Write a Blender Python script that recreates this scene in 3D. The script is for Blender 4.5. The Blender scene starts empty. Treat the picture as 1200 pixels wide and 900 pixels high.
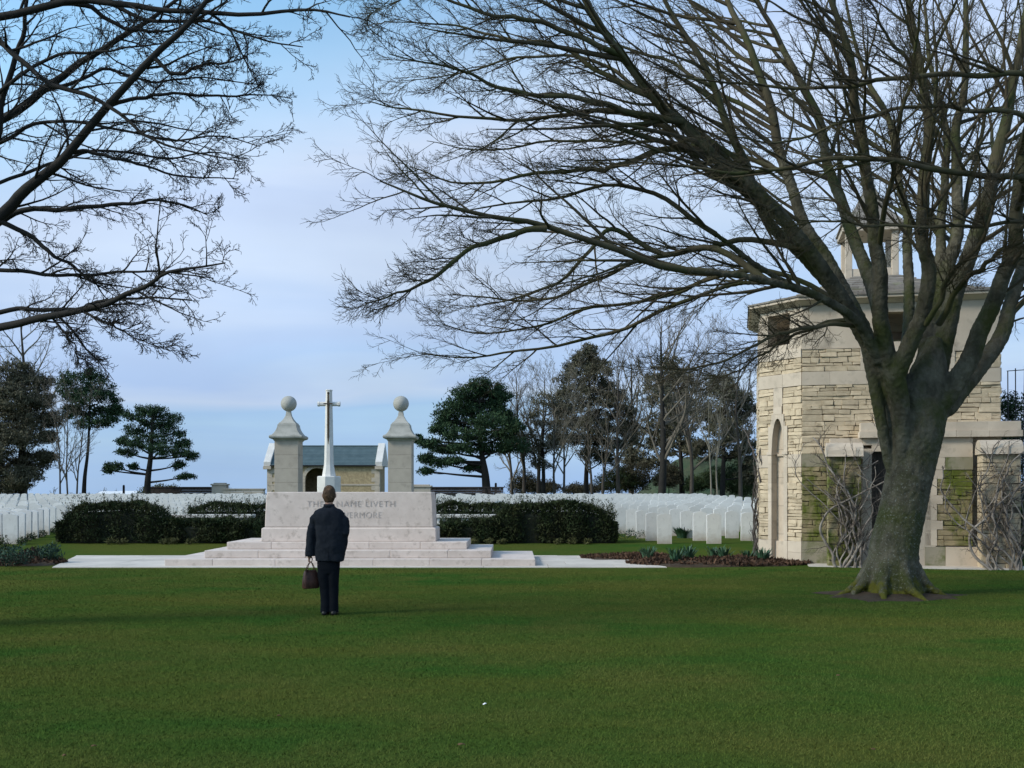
import bpy, math, random
import numpy as np
from mathutils import Vector
R_ = math.radians
random.seed(7)
C = bpy.context.scene.collection

# ---------------------------------------------------------------- camera, sky, sun, exposure
CAMH = 1.625; F = 1250.0; HY = 578.0
cam = bpy.data.cameras.new('camera'); cam.lens = 37.5; cam.sensor_width = 36.0
cam.shift_y = 128.0/1200.0; cam.clip_start = 0.1; cam.clip_end = 60000
co = bpy.data.objects.new('camera', cam); C.objects.link(co)
co.location = (0, 0, CAMH); co.rotation_euler = (R_(90), 0, 0)
bpy.context.scene.camera = co
vs = bpy.context.scene.view_settings
vs.view_transform = 'Standard'; vs.look = 'None'; vs.exposure = 0.0; vs.gamma = 1; vs.use_curve_mapping = False

SUN_EL = 34.0; SUN_AZ = (-0.93, -0.37)          # horizontal direction towards the sun
w = bpy.data.worlds.new('World'); bpy.context.scene.world = w; w.use_nodes = True
nt = w.node_tree; nt.nodes.clear()
def N(t, typ, **kw):
    n = t.nodes.new(typ)
    for k, v in kw.items(): setattr(n, k, v)
    return n
def setin(n, **kw):
    for k, v in kw.items(): n.inputs[k.replace('_', ' ')].default_value = v
def ramp(t, stops, interp='LINEAR'):
    n = t.nodes.new('ShaderNodeValToRGB'); cr = n.color_ramp; cr.interpolation = interp
    while len(cr.elements) < len(stops): cr.elements.new(0.5)
    for e, (p, c) in zip(cr.elements, stops):
        e.position = p; e.color = (*c, 1) if len(c) == 3 else c
    return n
def srgb(r, g, b):
    return tuple(((c/255)/12.92 if c/255 <= 0.04045 else ((c/255+0.055)/1.055)**2.4) for c in (r, g, b))
out = N(nt, 'ShaderNodeOutputWorld'); bg = N(nt, 'ShaderNodeBackground'); bg.inputs['Strength'].default_value = 0.12
sky = N(nt, 'ShaderNodeTexSky', sky_type='NISHITA', sun_disc=False)
sky.sun_elevation = R_(SUN_EL); sky.sun_rotation = math.atan2(SUN_AZ[0], SUN_AZ[1])
sky.air_density = 1.2; sky.dust_density = 0.6
tc = N(nt, 'ShaderNodeTexCoord'); sep = N(nt, 'ShaderNodeSeparateXYZ'); nt.links.new(tc.outputs['Generated'], sep.inputs[0])
mp = N(nt, 'ShaderNodeMapping'); mp.inputs['Scale'].default_value = (1.0, 1.0, 6.5); mp.inputs['Location'].default_value = (3.1, 0.4, 0.2)
nt.links.new(tc.outputs['Generated'], mp.inputs[0])
n1 = N(nt, 'ShaderNodeTexNoise'); setin(n1, Scale=1.9, Detail=5.0, Roughness=0.5, Distortion=0.4); nt.links.new(mp.outputs[0], n1.inputs['Vector'])
mp2 = N(nt, 'ShaderNodeMapping'); mp2.inputs['Scale'].default_value = (1.0, 1.0, 2.2); mp2.inputs['Location'].default_value = (0.2, 1.4, 0.2)
nt.links.new(tc.outputs['Generated'], mp2.inputs[0])
n2 = N(nt, 'ShaderNodeTexNoise'); setin(n2, Scale=3.2, Detail=4.0, Roughness=0.5); nt.links.new(mp2.outputs[0], n2.inputs['Vector'])
# elevation + streaky wobble -> cloud sheet colour
m1 = N(nt, 'ShaderNodeMath', operation='SUBTRACT'); m1.inputs[1].default_value = 0.5; nt.links.new(n1.outputs['Fac'], m1.inputs[0])
m2 = N(nt, 'ShaderNodeMath', operation='MULTIPLY_ADD'); m2.inputs[1].default_value = 0.26
nt.links.new(m1.outputs[0], m2.inputs[0]); nt.links.new(sep.outputs['Z'], m2.inputs[2])
K = 1/0.12
def kc(*c): return tuple(v for v in srgb(*c))
cr = ramp(nt, [(0.0, kc(158,190,232)), (0.05, kc(156,189,234)), (0.09, kc(190,209,239)), (0.125, kc(176,202,240)),
               (0.18, kc(182,206,240)), (0.25, kc(200,218,243)), (0.30, kc(191,210,240)), (0.35, kc(203,220,245)), (0.42, kc(188,209,243)), (0.7, kc(170,190,225))])
nt.links.new(m2.outputs[0], cr.inputs[0])
sc = N(nt, 'ShaderNodeVectorMath', operation='SCALE'); sc.inputs['Scale'].default_value = K*1.05; nt.links.new(cr.outputs[0], sc.inputs[0])
# cloud cover: a gap of clear sky high up
r2 = ramp(nt, [(0.30, (0,0,0)), (0.47, (1,1,1))])
m3 = N(nt, 'ShaderNodeMapRange'); m3.inputs['From Min'].default_value = 0.33; m3.inputs['From Max'].default_value = 0.45
m3.inputs['To Min'].default_value = 0.95; m3.inputs['To Max'].default_value = 0.12
gx = N(nt, 'ShaderNodeMath', operation='MULTIPLY_ADD'); gx.inputs[1].default_value = -.28; nt.links.new(sep.outputs['X'], gx.inputs[0]); nt.links.new(sep.outputs['Z'], gx.inputs[2])
nt.links.new(gx.outputs[0], m3.inputs['Value'])
m4 = N(nt, 'ShaderNodeMath', operation='MULTIPLY_ADD'); m4.inputs[1].default_value = 0.5; m4.use_clamp = True
nt.links.new(m1.outputs[0], m4.inputs[0]); nt.links.new(m3.outputs[0], m4.inputs[2])
sc2 = N(nt, 'ShaderNodeVectorMath', operation='SCALE'); sc2.inputs['Scale'].default_value = 2.0
tn = N(nt, 'ShaderNodeVectorMath', operation='MULTIPLY'); tn.inputs[1].default_value = (.85, 1.08, 1.1); nt.links.new(sky.outputs[0], tn.inputs[0]); nt.links.new(tn.outputs[0], sc2.inputs[0])
mx = N(nt, 'ShaderNodeMix', data_type='RGBA')
nt.links.new(m4.outputs[0], mx.inputs['Factor']); nt.links.new(sc2.outputs[0], mx.inputs['A']); nt.links.new(sc.outputs[0], mx.inputs['B'])
vb = N(nt, 'ShaderNodeMapRange'); vb.inputs['From Min'].default_value = .3; vb.inputs['From Max'].default_value = .7; vb.inputs['To Min'].default_value = .90; vb.inputs['To Max'].default_value = 1.08
nt.links.new(n2.outputs['Fac'], vb.inputs['Value']); vm = N(nt, 'ShaderNodeVectorMath', operation='SCALE'); nt.links.new(mx.outputs['Result'], vm.inputs[0]); nt.links.new(vb.outputs[0], vm.inputs['Scale'])
nt.links.new(vm.outputs[0], bg.inputs['Color']); nt.links.new(bg.outputs[0], out.inputs['Surface'])

sl = bpy.data.lights.new('sun', 'SUN'); sl.energy = 3.0; sl.angle = R_(13); sl.color = (1.0, 0.93, 0.82)
so = bpy.data.objects.new('sun', sl); C.objects.link(so)
hl = math.hypot(*SUN_AZ)
sd = Vector((SUN_AZ[0]/hl*math.cos(R_(SUN_EL)), SUN_AZ[1]/hl*math.cos(R_(SUN_EL)), math.sin(R_(SUN_EL))))
so.rotation_euler = sd.to_track_quat('Z', 'Y').to_euler(); so.location = (-20, -5, 20)

# ---------------------------------------------------------------- helpers
def W(x, y, Y): return ((x-600.0)/F*Y, Y, CAMH-(y-HY)/F*Y)
def gz(Y):                                   # ground height by distance
    return float(np.interp(Y, [0, 27.6, 29.6, 45, 70, 100, 140, 400, 2500, 3000], [0, 0, .22, .42, .74, .84, .6, -4, -28, -34]))

def tag(o, label=None, cat=None, group=None, kind=None):
    if label: o['label'] = label
    if cat: o['category'] = cat
    if group: o['group'] = group
    if kind: o['kind'] = kind
    return o
def empty(name, loc=(0,0,0), rz=0):
    o = bpy.data.objects.new(name, None); C.objects.link(o); o.location = loc; o.rotation_euler = (0,0,rz); return o

class MB:
    def __init__(s): s.v = []; s.f = []
    def add(s, vs, fs):
        b = len(s.v); s.v += [tuple(p) for p in vs]; s.f += [tuple(i+b for i in f) for f in fs]; return s
    def box(s, x0, x1, y0, y1, z0, z1):
        return s.add([(x0,y0,z0),(x1,y0,z0),(x1,y1,z0),(x0,y1,z0),(x0,y0,z1),(x1,y0,z1),(x1,y1,z1),(x0,y1,z1)],
                     [(0,3,2,1),(4,5,6,7),(0,1,5,4),(1,2,6,5),(2,3,7,6),(3,0,4,7)])
    def prism(s, poly, z0, z1):
        n = len(poly)
        return s.add([(x,y,z0) for x,y in poly]+[(x,y,z1) for x,y in poly],
                     [tuple(range(n))[::-1], tuple(range(n,2*n))]+[(i,(i+1)%n,n+(i+1)%n,n+i) for i in range(n)])
    def loft(s, rings, caps=True):           # rings: lists of equal length of points
        n = len(rings[0]); b = []
        vs_ = [p for r in rings for p in r]; fs = []
        for k in range(len(rings)-1):
            for i in range(n):
                j = (i+1) % n; fs.append((k*n+i, k*n+j, (k+1)*n+j, (k+1)*n+i))
        if caps: fs += [tuple(range(n))[::-1], tuple((len(rings)-1)*n+i for i in range(n))]
        return s.add(vs_, fs)
    def lathe(s, prof, cx=0, cy=0, seg=32, rot=0.0):
        return s.loft([[(cx+r*math.cos(rot+2*math.pi*i/seg), cy+r*math.sin(rot+2*math.pi*i/seg), z) for i in range(seg)] for r, z in prof])
    def tube(s, pts, rad, sides=6):
        pts = [Vector(p) for p in pts]; rings = []
        for i, p in enumerate(pts):
            t = (pts[min(i+1, len(pts)-1)]-pts[max(i-1, 0)]).normalized()
            ref = Vector((0,0,1)) if abs(t.z) < .9 else Vector((0,1,0))
            a = t.cross(ref).normalized(); b = t.cross(a).normalized(); r = rad[i] if hasattr(rad, '__len__') else rad
            rings.append([tuple(p+a*math.cos(2*math.pi*k/sides)*r+b*math.sin(2*math.pi*k/sides)*r) for k in range(sides)])
        return s.loft(rings)
    def ball(s, c, r, seg=16, rings=10):
        rx, ry, rz = r if hasattr(r, '__len__') else (r, r, r)
        return s.loft([[(c[0]+rx*math.sin(math.pi*(k+.02)/(rings+.04))*math.cos(2*math.pi*i/seg), c[1]+ry*math.sin(math.pi*(k+.02)/(rings+.04))*math.sin(2*math.pi*i/seg),
                         c[2]-rz*math.cos(math.pi*(k+.02)/(rings+.04))) for i in range(seg)] for k in range(rings+1)])
    def mesh(s, name, mat, smooth=False):
        me = bpy.data.meshes.new(name); me.from_pydata(s.v, [], s.f); me.materials.append(mat)
        if smooth: me.polygons.foreach_set('use_smooth', [True]*len(me.polygons))
        me.update(); return me
    def build(s, name, mat, parent=None, smooth=False, bevel=None):
        o = bpy.data.objects.new(name, s.mesh(name, mat, smooth)); C.objects.link(o)
        if parent: o.parent = parent
        if bevel:
            m = o.modifiers.new('bevel', 'BEVEL'); m.width = bevel; m.segments = 2; m.limit_method = 'ANGLE'; m.angle_limit = R_(40)
        return o

def np_mesh(name, V, Fc, mat, parent=None, smooth=False):
    """V (n,3) float, Fc (m,k) int"""
    me = bpy.data.meshes.new(name); k = Fc.shape[1]; m = Fc.shape[0]
    me.vertices.add(len(V)); me.vertices.foreach_set('co', np.ascontiguousarray(V, dtype=np.float32).ravel())
    me.loops.add(m*k); me.loops.foreach_set('vertex_index', np.ascontiguousarray(Fc, dtype=np.int32).ravel())
    me.polygons.add(m); me.polygons.foreach_set('loop_start', np.arange(0, m*k, k, dtype=np.int32))
    if smooth: me.polygons.foreach_set('use_smooth', np.ones(m, dtype=bool))
    me.materials.append(mat); me.update(calc_edges=True); me.validate()
    o = bpy.data.objects.new(name, me); C.objects.link(o)
    if parent: o.parent = parent
    return o

def unit(a): return a/np.maximum(np.linalg.norm(a, axis=-1, keepdims=True), 1e-9)
def tubes(P, Rd, s):
    """P (B,n,3), Rd (B,n) -> V, F of open tubes closed by taper"""
    B, n, _ = P.shape
    T = np.empty_like(P); T[:,1:-1] = P[:,2:]-P[:,:-2]; T[:,0] = P[:,1]-P[:,0]; T[:,-1] = P[:,-1]-P[:,-2]; T = unit(T)
    m = unit(P[:,-1]-P[:,0]); ref = np.where(np.abs(m[:,2:3]) < .8, np.array([[0,0,1.]]), np.array([[1.,0,0]]))
    a = unit(np.cross(T, ref[:,None,:])); b = np.cross(T, a)
    an = 2*np.pi*np.arange(s)/s
    V = P[:,:,None,:] + Rd[:,:,None,None]*(np.cos(an)[None,None,:,None]*a[:,:,None,:]+np.sin(an)[None,None,:,None]*b[:,:,None,:])
    V = V.reshape(-1,3)
    k = np.arange(n-1)[:,None]*s; i = np.arange(s)[None,:]; j = (i+1) % s
    f = np.stack([k+i, k+j, k+s+j, k+s+i], -1).reshape(-1,4)
    Fc = (np.arange(B)[:,None,None]*(n*s)+f[None]).reshape(-1,4)
    return V, Fc
def merge(parts):
    Vs = []; Fs = []; b = 0
    for V, Fc in parts: Vs.append(V); Fs.append(Fc+b); b += len(V)
    return np.concatenate(Vs), np.concatenate(Fs)
def catmull(pts, n):
    P = np.array(pts, float); P = np.vstack([2*P[0]-P[1], P, 2*P[-1]-P[-2]]); m = len(P)-3
    u = np.linspace(0, m-1e-6, n); k = u.astype(int); t = (u-k)[:,None]
    p0, p1, p2, p3 = P[k], P[k+1], P[k+2], P[k+3]
    return .5*((2*p1)+(-p0+p2)*t+(2*p0-5*p1+4*p2-p3)*t*t+(-p0+3*p1-3*p2+p3)*t**3)
def grow(rng, P, Rd, m, lr, ang, wig, trop=(0,0,0), n=7, tlo=.2, thi=1., lmax=9., lmin=.05, rk=.016, rtip=.003, bias=(0,0,0), axis=None, out=0., falloff=.7, flat=1.):
    B, n0, _ = P.shape
    Lp = np.linalg.norm(np.diff(P, axis=1), axis=2).sum(1)
    t = tlo+(thi-tlo)*((np.arange(m)[None]+rng.random((B,m)))/m)
    u = np.clip(t*(n0-1), 0, n0-1.001); k = u.astype(int); fr = (u-k)[...,None]; ib = np.arange(B)[:,None]
    p = P[ib,k]*(1-fr)+P[ib,k+1]*fr; tan = unit(P[ib,k+1]-P[ib,k]); rp = Rd[ib,k]*(1-fr[...,0])+Rd[ib,k+1]*fr[...,0]
    r = rng.normal(size=(B,m,3))*np.array([1,1,flat])+np.array(bias)
    if axis is not None:
        o = p-np.array(axis); o[...,2] = 0; r = r+out*unit(o)
    r = unit(r-(r*tan).sum(-1, keepdims=True)*tan)
    a = np.radians(ang)*(.7+.6*rng.random((B,m,1)))
    d = unit(tan*np.cos(a)+r*np.sin(a))
    L = np.clip(Lp[:,None]*lr*(1.05-falloff*t)*(.55+.75*rng.random((B,m))), lmin, lmax)
    p = p.reshape(-1,3); d = d.reshape(-1,3); L = L.reshape(-1); rp = rp.reshape(-1)
    Q = np.empty((len(p), n, 3)); Q[:,0] = p
    for i in range(1, n):
        d = unit(d+wig*rng.normal(size=d.shape)+np.array(trop)/n); Q[:,i] = Q[:,i-1]+d*(L/(n-1))[:,None]
    r0 = np.minimum(rp*.72, rk*L+rtip); s = np.linspace(0,1,n)[None]
    return Q, np.maximum(r0[:,None]*(1-s*.85), rtip*(1-.35*s))

# ---------------------------------------------------------------- materials
def mat(name, c1, c2=None, scale=4., rough=.85, bump=0., bscale=None, stretch=None, island=0., c3=None, c3scale=1.5, c3amt=(.5,.65), detail=6., spec=.25, metal=0.):
    m = bpy.data.materials.new(name); m.use_nodes = True; t = m.node_tree; b = t.nodes['Principled BSDF']
    b.inputs['Roughness'].default_value = rough; b.inputs['Specular IOR Level'].default_value = spec; b.inputs['Metallic'].default_value = metal
    tc = N(t, 'ShaderNodeTexCoord'); mp = N(t, 'ShaderNodeMapping'); t.links.new(tc.outputs['Object'], mp.inputs[0])
    if stretch: mp.inputs['Scale'].default_value = stretch
    n1 = N(t, 'ShaderNodeTexNoise'); setin(n1, Scale=scale, Detail=detail, Roughness=.6); t.links.new(mp.outputs[0], n1.inputs['Vector'])
    r1 = ramp(t, [(.35, c1), (.65, c2 or c1)]); t.links.new(n1.outputs['Fac'], r1.inputs[0]); col = r1.outputs[0]
    if c3:
        n3 = N(t, 'ShaderNodeTexNoise'); setin(n3, Scale=c3scale, Detail=8., Roughness=.65); t.links.new(tc.outputs['Object'], n3.inputs['Vector'])
        r3 = ramp(t, [(c3amt[0], (0,0,0)), (c3amt[1], (1,1,1))]); t.links.new(n3.outputs['Fac'], r3.inputs[0])
        x = N(t, 'ShaderNodeMix', data_type='RGBA'); t.links.new(r3.outputs[0], x.inputs['Factor']); t.links.new(col, x.inputs['A']); x.inputs['B'].default_value = (*c3, 1); col = x.outputs['Result']
    if island:
        g = N(t, 'ShaderNodeNewGeometry'); mr = N(t, 'ShaderNodeMapRange'); mr.inputs['To Min'].default_value = 1-island; mr.inputs['To Max'].default_value = 1+island
        t.links.new(g.outputs['Random Per Island'], mr.inputs['Value'])
        hs = N(t, 'ShaderNodeHueSaturation'); t.links.new(mr.outputs[0], hs.inputs['Value']); t.links.new(col, hs.inputs['Color']); col = hs.outputs[0]
    t.links.new(col, b.inputs['Base Color'])
    if bump:
        nb = N(t, 'ShaderNodeTexNoise'); setin(nb, Scale=bscale or scale*6, Detail=8., Roughness=.65); t.links.new(mp.outputs[0], nb.inputs['Vector'])
        bp = N(t, 'ShaderNodeBump'); bp.inputs['Strength'].default_value = 1.; bp.inputs['Distance'].default_value = bump
        t.links.new(nb.outputs['Fac'], bp.inputs['Height']); t.links.new(bp.outputs[0], b.inputs['Normal'])
    return m
M = {}
M['headstone'] = mat('headstone_portland', (.79,.765,.73), (.68,.66,.63), 3., bump=.002, bscale=30, c3=(.42,.41,.37), c3scale=5, c3amt=(.56,.8))
def splash(m, col, z0, z1):
    t = m.node_tree; b = t.nodes['Principled BSDF']; src = b.inputs['Base Color'].links[0].from_socket
    tc = N(t, 'ShaderNodeTexCoord'); sp = N(t, 'ShaderNodeSeparateXYZ'); t.links.new(tc.outputs['Object'], sp.inputs[0])
    oi = N(t, 'ShaderNodeObjectInfo'); nz = N(t, 'ShaderNodeTexNoise', noise_dimensions='4D'); setin(nz, Scale=9., Detail=4.); t.links.new(tc.outputs['Object'], nz.inputs['Vector'])
    mu = N(t, 'ShaderNodeMath', operation='MULTIPLY'); mu.inputs[1].default_value = 40; t.links.new(oi.outputs['Random'], mu.inputs[0]); t.links.new(mu.outputs[0], nz.inputs['W'])
    ad = N(t, 'ShaderNodeMath', operation='MULTIPLY_ADD'); ad.inputs[1].default_value = -.35; t.links.new(nz.outputs['Fac'], ad.inputs[0]); t.links.new(sp.outputs['Z'], ad.inputs[2])
    mr = N(t, 'ShaderNodeMapRange'); mr.inputs['From Min'].default_value = z1-.17; mr.inputs['From Max'].default_value = z0-.17; mr.inputs['To Max'].default_value = .75; t.links.new(ad.outputs[0], mr.inputs['Value'])
    x = N(t, 'ShaderNodeMix', data_type='RGBA'); t.links.new(mr.outputs[0], x.inputs['Factor']); t.links.new(src, x.inputs['A']); x.inputs['B'].default_value = (*col, 1)
    hs = N(t, 'ShaderNodeHueSaturation'); m2 = N(t, 'ShaderNodeMapRange'); m2.inputs['To Min'].default_value = .84; m2.inputs['To Max'].default_value = 1.06
    t.links.new(oi.outputs['Random'], m2.inputs['Value']); t.links.new(m2.outputs[0], hs.inputs['Value']); t.links.new(x.outputs['Result'], hs.inputs['Color']); t.links.new(hs.outputs[0], b.inputs['Base Color'])
splash(M['headstone'], (.36,.29,.21), 0., .3)
M['altar'] = mat('altar_limestone', (.66,.565,.505), (.56,.475,.42), 2.5, bump=.003, bscale=25, c3=(.34,.28,.235), c3scale=6, c3amt=(.54,.76), island=.05)
M['carve'] = mat('carved_letters', (.38,.33,.295), (.54,.475,.435), 9)
M['paving'] = mat('path_slabs', (.60,.54,.47), (.48,.43,.375), 1.2, bump=.003, c3=(.2,.19,.15), c3scale=3, c3amt=(.6,.75), island=.09)
M['ashlar'] = mat('ashlar_limestone', (.56,.475,.375), (.47,.395,.31), 1.6, bump=.002, bscale=30, c3=(.29,.25,.20), c3scale=2.5, c3amt=(.55,.75), island=.07)
M['ashlar_green'] = mat('ashlar_algae', (.33,.29,.22), (.24,.22,.15), 1.6, bump=.002, bscale=30, c3=(.10,.12,.03), c3scale=2.2, c3amt=(.48,.65), island=.06)
M['rubble'] = mat('rubble_limestone', (.57,.465,.325), (.44,.355,.245), 5., bump=.012, bscale=9, island=.13, c3=(.25,.20,.13), c3scale=4, c3amt=(.56,.75))
M['rubble_moss'] = mat('rubble_moss', (.36,.29,.175), (.25,.2,.12), 5., bump=.014, bscale=9, island=.14, c3=(.10,.12,.02), c3scale=1.8, c3amt=(.42,.58))
M['mortar'] = mat('mortar', (.12,.095,.065), (.075,.06,.042), 8., bump=.004)
M['roof'] = mat('roof_stone_tiles', (.24,.215,.185), (.18,.16,.14), 3., bump=.004, island=.2, c3=(.15,.16,.08), c3scale=2, c3amt=(.55,.7))
M['slate'] = mat('slate', (.085,.125,.135), (.065,.10,.11), 2., bump=.003, island=.1, rough=.55)
M['pier'] = mat('pier_stone', (.46,.40,.325), (.37,.32,.26), 1.3, bump=.002, island=.06, c3=(.27,.235,.19), c3scale=2, c3amt=(.55,.75))
M['piercap'] = mat('pier_cap_stone', (.45,.43,.38), (.33,.32,.28), 1.5, bump=.003, c3=(.24,.235,.2), c3scale=2, c3amt=(.5,.7))
M['white_stone'] = mat('cross_stone', (.70,.67,.62), (.60,.57,.53), 1.5, bump=.002, c3=(.45,.44,.42), c3scale=3, c3amt=(.6,.8))
M['bronze'] = mat('bronze', (.10,.07,.045), (.07,.055,.04), 4., rough=.5, metal=.4)
M['rubble_far'] = mat('chapel_rubble', (.50,.39,.23), (.34,.26,.15), 4., bump=.02, bscale=4, c3=(.27,.2,.11), c3scale=3, c3amt=(.5,.7), island=.1)
M['brickwall'] = mat('boundary_wall', (.06,.045,.04), (.035,.03,.028), 4., bump=.01)
M['lawn'] = mat('lawn', (.032,.080,.015), (.074,.086,.019), .42, stretch=(.35,1,1), rough=.95, bump=.02, bscale=40, c3=(.078,.088,.02), c3scale=.6, c3amt=(.45,.75), spec=.0, detail=9)
M['blade'] = mat('grass_blades', (.038,.100,.018), (.098,.110,.023), .42, stretch=(.35,1,1), rough=.9, c3=(.128,.126,.038), c3scale=.6, c3amt=(.42,.78), island=.10, spec=.0)
M['bark'] = mat('beech_bark', (.100,.086,.050), (.050,.041,.024), 2.2, stretch=(1,1,.35), bump=.012, bscale=14, c3=(.050,.056,.020), c3scale=1.1, c3amt=(.46,.62), spec=.15)
M['twig'] = mat('beech_twigs', (.075,.060,.036), (.052,.042,.026), 3., rough=.8, c3=(.05,.052,.02), c3scale=1., c3amt=(.5,.65), spec=.15)
M['bark_dark'] = mat('dark_bark', (.030,.027,.022), (.020,.018,.016), 3., bump=.008, bscale=20, spec=.15)
M['moss'] = mat('root_moss', (.075,.075,.012), (.035,.045,.010), 8., bump=.02, bscale=30, c3=(.035,.028,.018), c3scale=5, c3amt=(.45,.6))
M['soil'] = mat('soil', (.070,.048,.030), (.042,.030,.018), 6., bump=.03, bscale=25, rough=.95)
M['litter'] = mat('leaf_litter', (.10,.055,.032), (.05,.028,.018), 3., island=.4, rough=.9)
M['hedge'] = mat('yew_leaves', (.018,.033,.011), (.040,.045,.018), 2., island=.5, rough=.75, spec=.15)
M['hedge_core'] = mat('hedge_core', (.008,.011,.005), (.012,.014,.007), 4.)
M['pine'] = mat('pine_needles', (.024,.050,.022), (.038,.066,.030), 1.5, island=.4, rough=.8, spec=.15)
M['pine_grey'] = mat('hazed_olive_needles', (.080,.080,.050), (.115,.105,.070), 1.2, island=.35, rough=.85, spec=.1)  # grey olive, with distance haze put into the colour
M['far_twig'] = mat('hazed_far_twigs', (.15,.13,.10), (.11,.095,.075), 1., rough=.9, spec=.1)  # brown-grey lightened in the colour to stand in for haze
M['far_twig_pale'] = mat('far_twigs_pale', (.20,.18,.14), (.15,.135,.105), 1., rough=.9, spec=.1)
M['far_bark'] = mat('far_bark', (.075,.062,.048), (.05,.042,.035), 1.)
M['bush'] = mat('bush_leaves', (.03,.055,.018), (.045,.065,.025), 1.5, island=.4)
M['bush_brown'] = mat('bush_twiggy', (.045,.042,.022), (.06,.05,.03), 1.5, island=.4)
M['daff'] = mat('daffodil_leaves', (.045,.10,.055), (.035,.075,.035), 5., island=.3, rough=.5)
M['bluebush'] = mat('blue_green_leaves', (.035,.075,.05), (.025,.05,.03), 5., island=.4)
M['brownplant'] = mat('brown_stems', (.05,.03,.02), (.03,.02,.015), 5., island=.4)
M['yellowplant'] = mat('olive_leaves', (.085,.085,.03), (.055,.06,.02), 5., island=.4)
M['vine'] = mat('climber_stems', (.30,.265,.23), (.15,.125,.105), 6., bump=.004, bscale=40, island=.2)
M['vine_dark'] = mat('climber_bark', (.10,.085,.075), (.06,.05,.045), 6., bump=.004, bscale=40, island=.25)
M['jacket'] = mat('navy_wool', (.013,.016,.022), (.019,.022,.028), 12., bump=.002, bscale=150, rough=.95, spec=.1)
M['trousers'] = mat('dark_trousers', (.005,.0065,.010), (.007,.009,.012), 12., bump=.001, bscale=150, rough=.95, spec=.1)
M['skin'] = mat('skin', (.42,.24,.17), (.36,.2,.14), 8., rough=.55)
M['hair'] = mat('brown_hair', (.11,.06,.03), (.04,.024,.014), 9., stretch=(3,3,.6), bump=.006, bscale=30, rough=.7, c3=(.21,.115,.06), c3scale=9, c3amt=(.52,.66))
M['leather'] = mat('brown_leather', (.09,.038,.026), (.028,.014,.011), 14., rough=.45, bump=.002)
M['shoe'] = mat('black_leather', (.008,.008,.008), (.012,.011,.01), 6., rough=.4)
M['metal'] = mat('painted_metal', (.02,.022,.024), (.03,.03,.032), 6., rough=.5)
M['whitepaint'] = mat('white_cladding', (.7,.72,.74), (.62,.64,.66), 2.)
M['wood'] = mat('weathered_wood', (.16,.13,.09), (.1,.08,.055), 5.)
M['sea'] = mat('sea_water', (.05,.10,.16), (.06,.12,.18), .002, rough=.35)
M['paper'] = mat('paper_scrap', (.75,.75,.78), None, 5.)
M['deadleaf'] = mat('dead_leaf', (.12,.07,.035), (.08,.045,.02), 20.)
M['dark'] = mat('opening_shade', (.055,.048,.042), (.035,.032,.028), 3., stretch=(6,6,.4), bump=.003)  # dark tone stands in for the shade inside the doorway
M['bank'] = mat('grassy_bank', (.030,.058,.026), (.060,.068,.034), .5, bump=.25, bscale=1.5, c3=(.03,.04,.02), c3scale=.6, c3amt=(.5,.6))

# ---------------------------------------------------------------- ground, sea
def ground():
    Ys = np.concatenate([np.linspace(-6, 32, 77), np.linspace(33, 150, 60), np.linspace(170, 3000, 40)])
    Xs = np.concatenate([-np.geomspace(4000, 31, 22), np.linspace(-30, 30, 61), np.geomspace(31, 4000, 22)])
    X, Y = np.meshgrid(Xs, Ys); Z = np.interp(Y, [0, 27.6, 29.6, 45, 70, 100, 140, 400, 2500, 3000], [0, 0, .22, .42, .74, .84, .6, -4, -28, -34])
    Z = Z+.01*np.sin(X*.9)*np.cos(Y*.7)*(Y < 23)*(Y > 1) - .012*(Y < 23.2)
    V = np.stack([X, Y, Z], -1).reshape(-1,3); a, b = X.shape
    i = np.arange(a-1)[:,None]*b+np.arange(b-1)[None]
    o = np_mesh('ground', V, np.stack([i, i+1, i+b+1, i+b], -1).reshape(-1,4), M['lawn'], smooth=True)
    tag(o, kind='structure')
ground()
o = MB().add([(-30000,2400,-30),(30000,2400,-30),(30000,50000,-30),(-30000,50000,-30)], [(0,1,2,3)]).build('sea', M['sea']); tag(o, kind='structure')

def lawn_blades():
    rng = np.random.default_rng(3); n = 560000
    y = 4.6*(23.25/4.6)**(rng.random(n)**.92); x = (rng.random(n)*2-1)*(y*.52+1.6)
    keep = np.hypot(x-6.05, y-17.0) > .82+.22*np.sin(3*np.arctan2(y-17, x-6.05)+1)+.25*rng.random(n)
    x, y = x[keep], y[keep]; n = len(x)
    h = (.010+.012*rng.random(n)); a = rng.random(n)*2*np.pi; wd = (.0016+.00022*y)
    lean = rng.normal(size=(n,2))*.012
    z0 = -.014+.01*np.sin(x*.9)*np.cos(y*.7)*(y < 23)
    b0 = np.stack([x-np.cos(a)*wd, y-np.sin(a)*wd, z0], 1); b1 = np.stack([x+np.cos(a)*wd, y+np.sin(a)*wd, z0], 1)
    tp = np.stack([x+lean[:,0], y+lean[:,1], z0+h], 1)
    V = np.stack([b0, b1, tp], 1).reshape(-1,3)
    o = np_mesh('grass', V, np.arange(3*n).reshape(-1,3), M['blade'])
    tag(o, 'short mown green grass of the wide lawn in the foreground', 'grass', kind='stuff')
lawn_blades()

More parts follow.
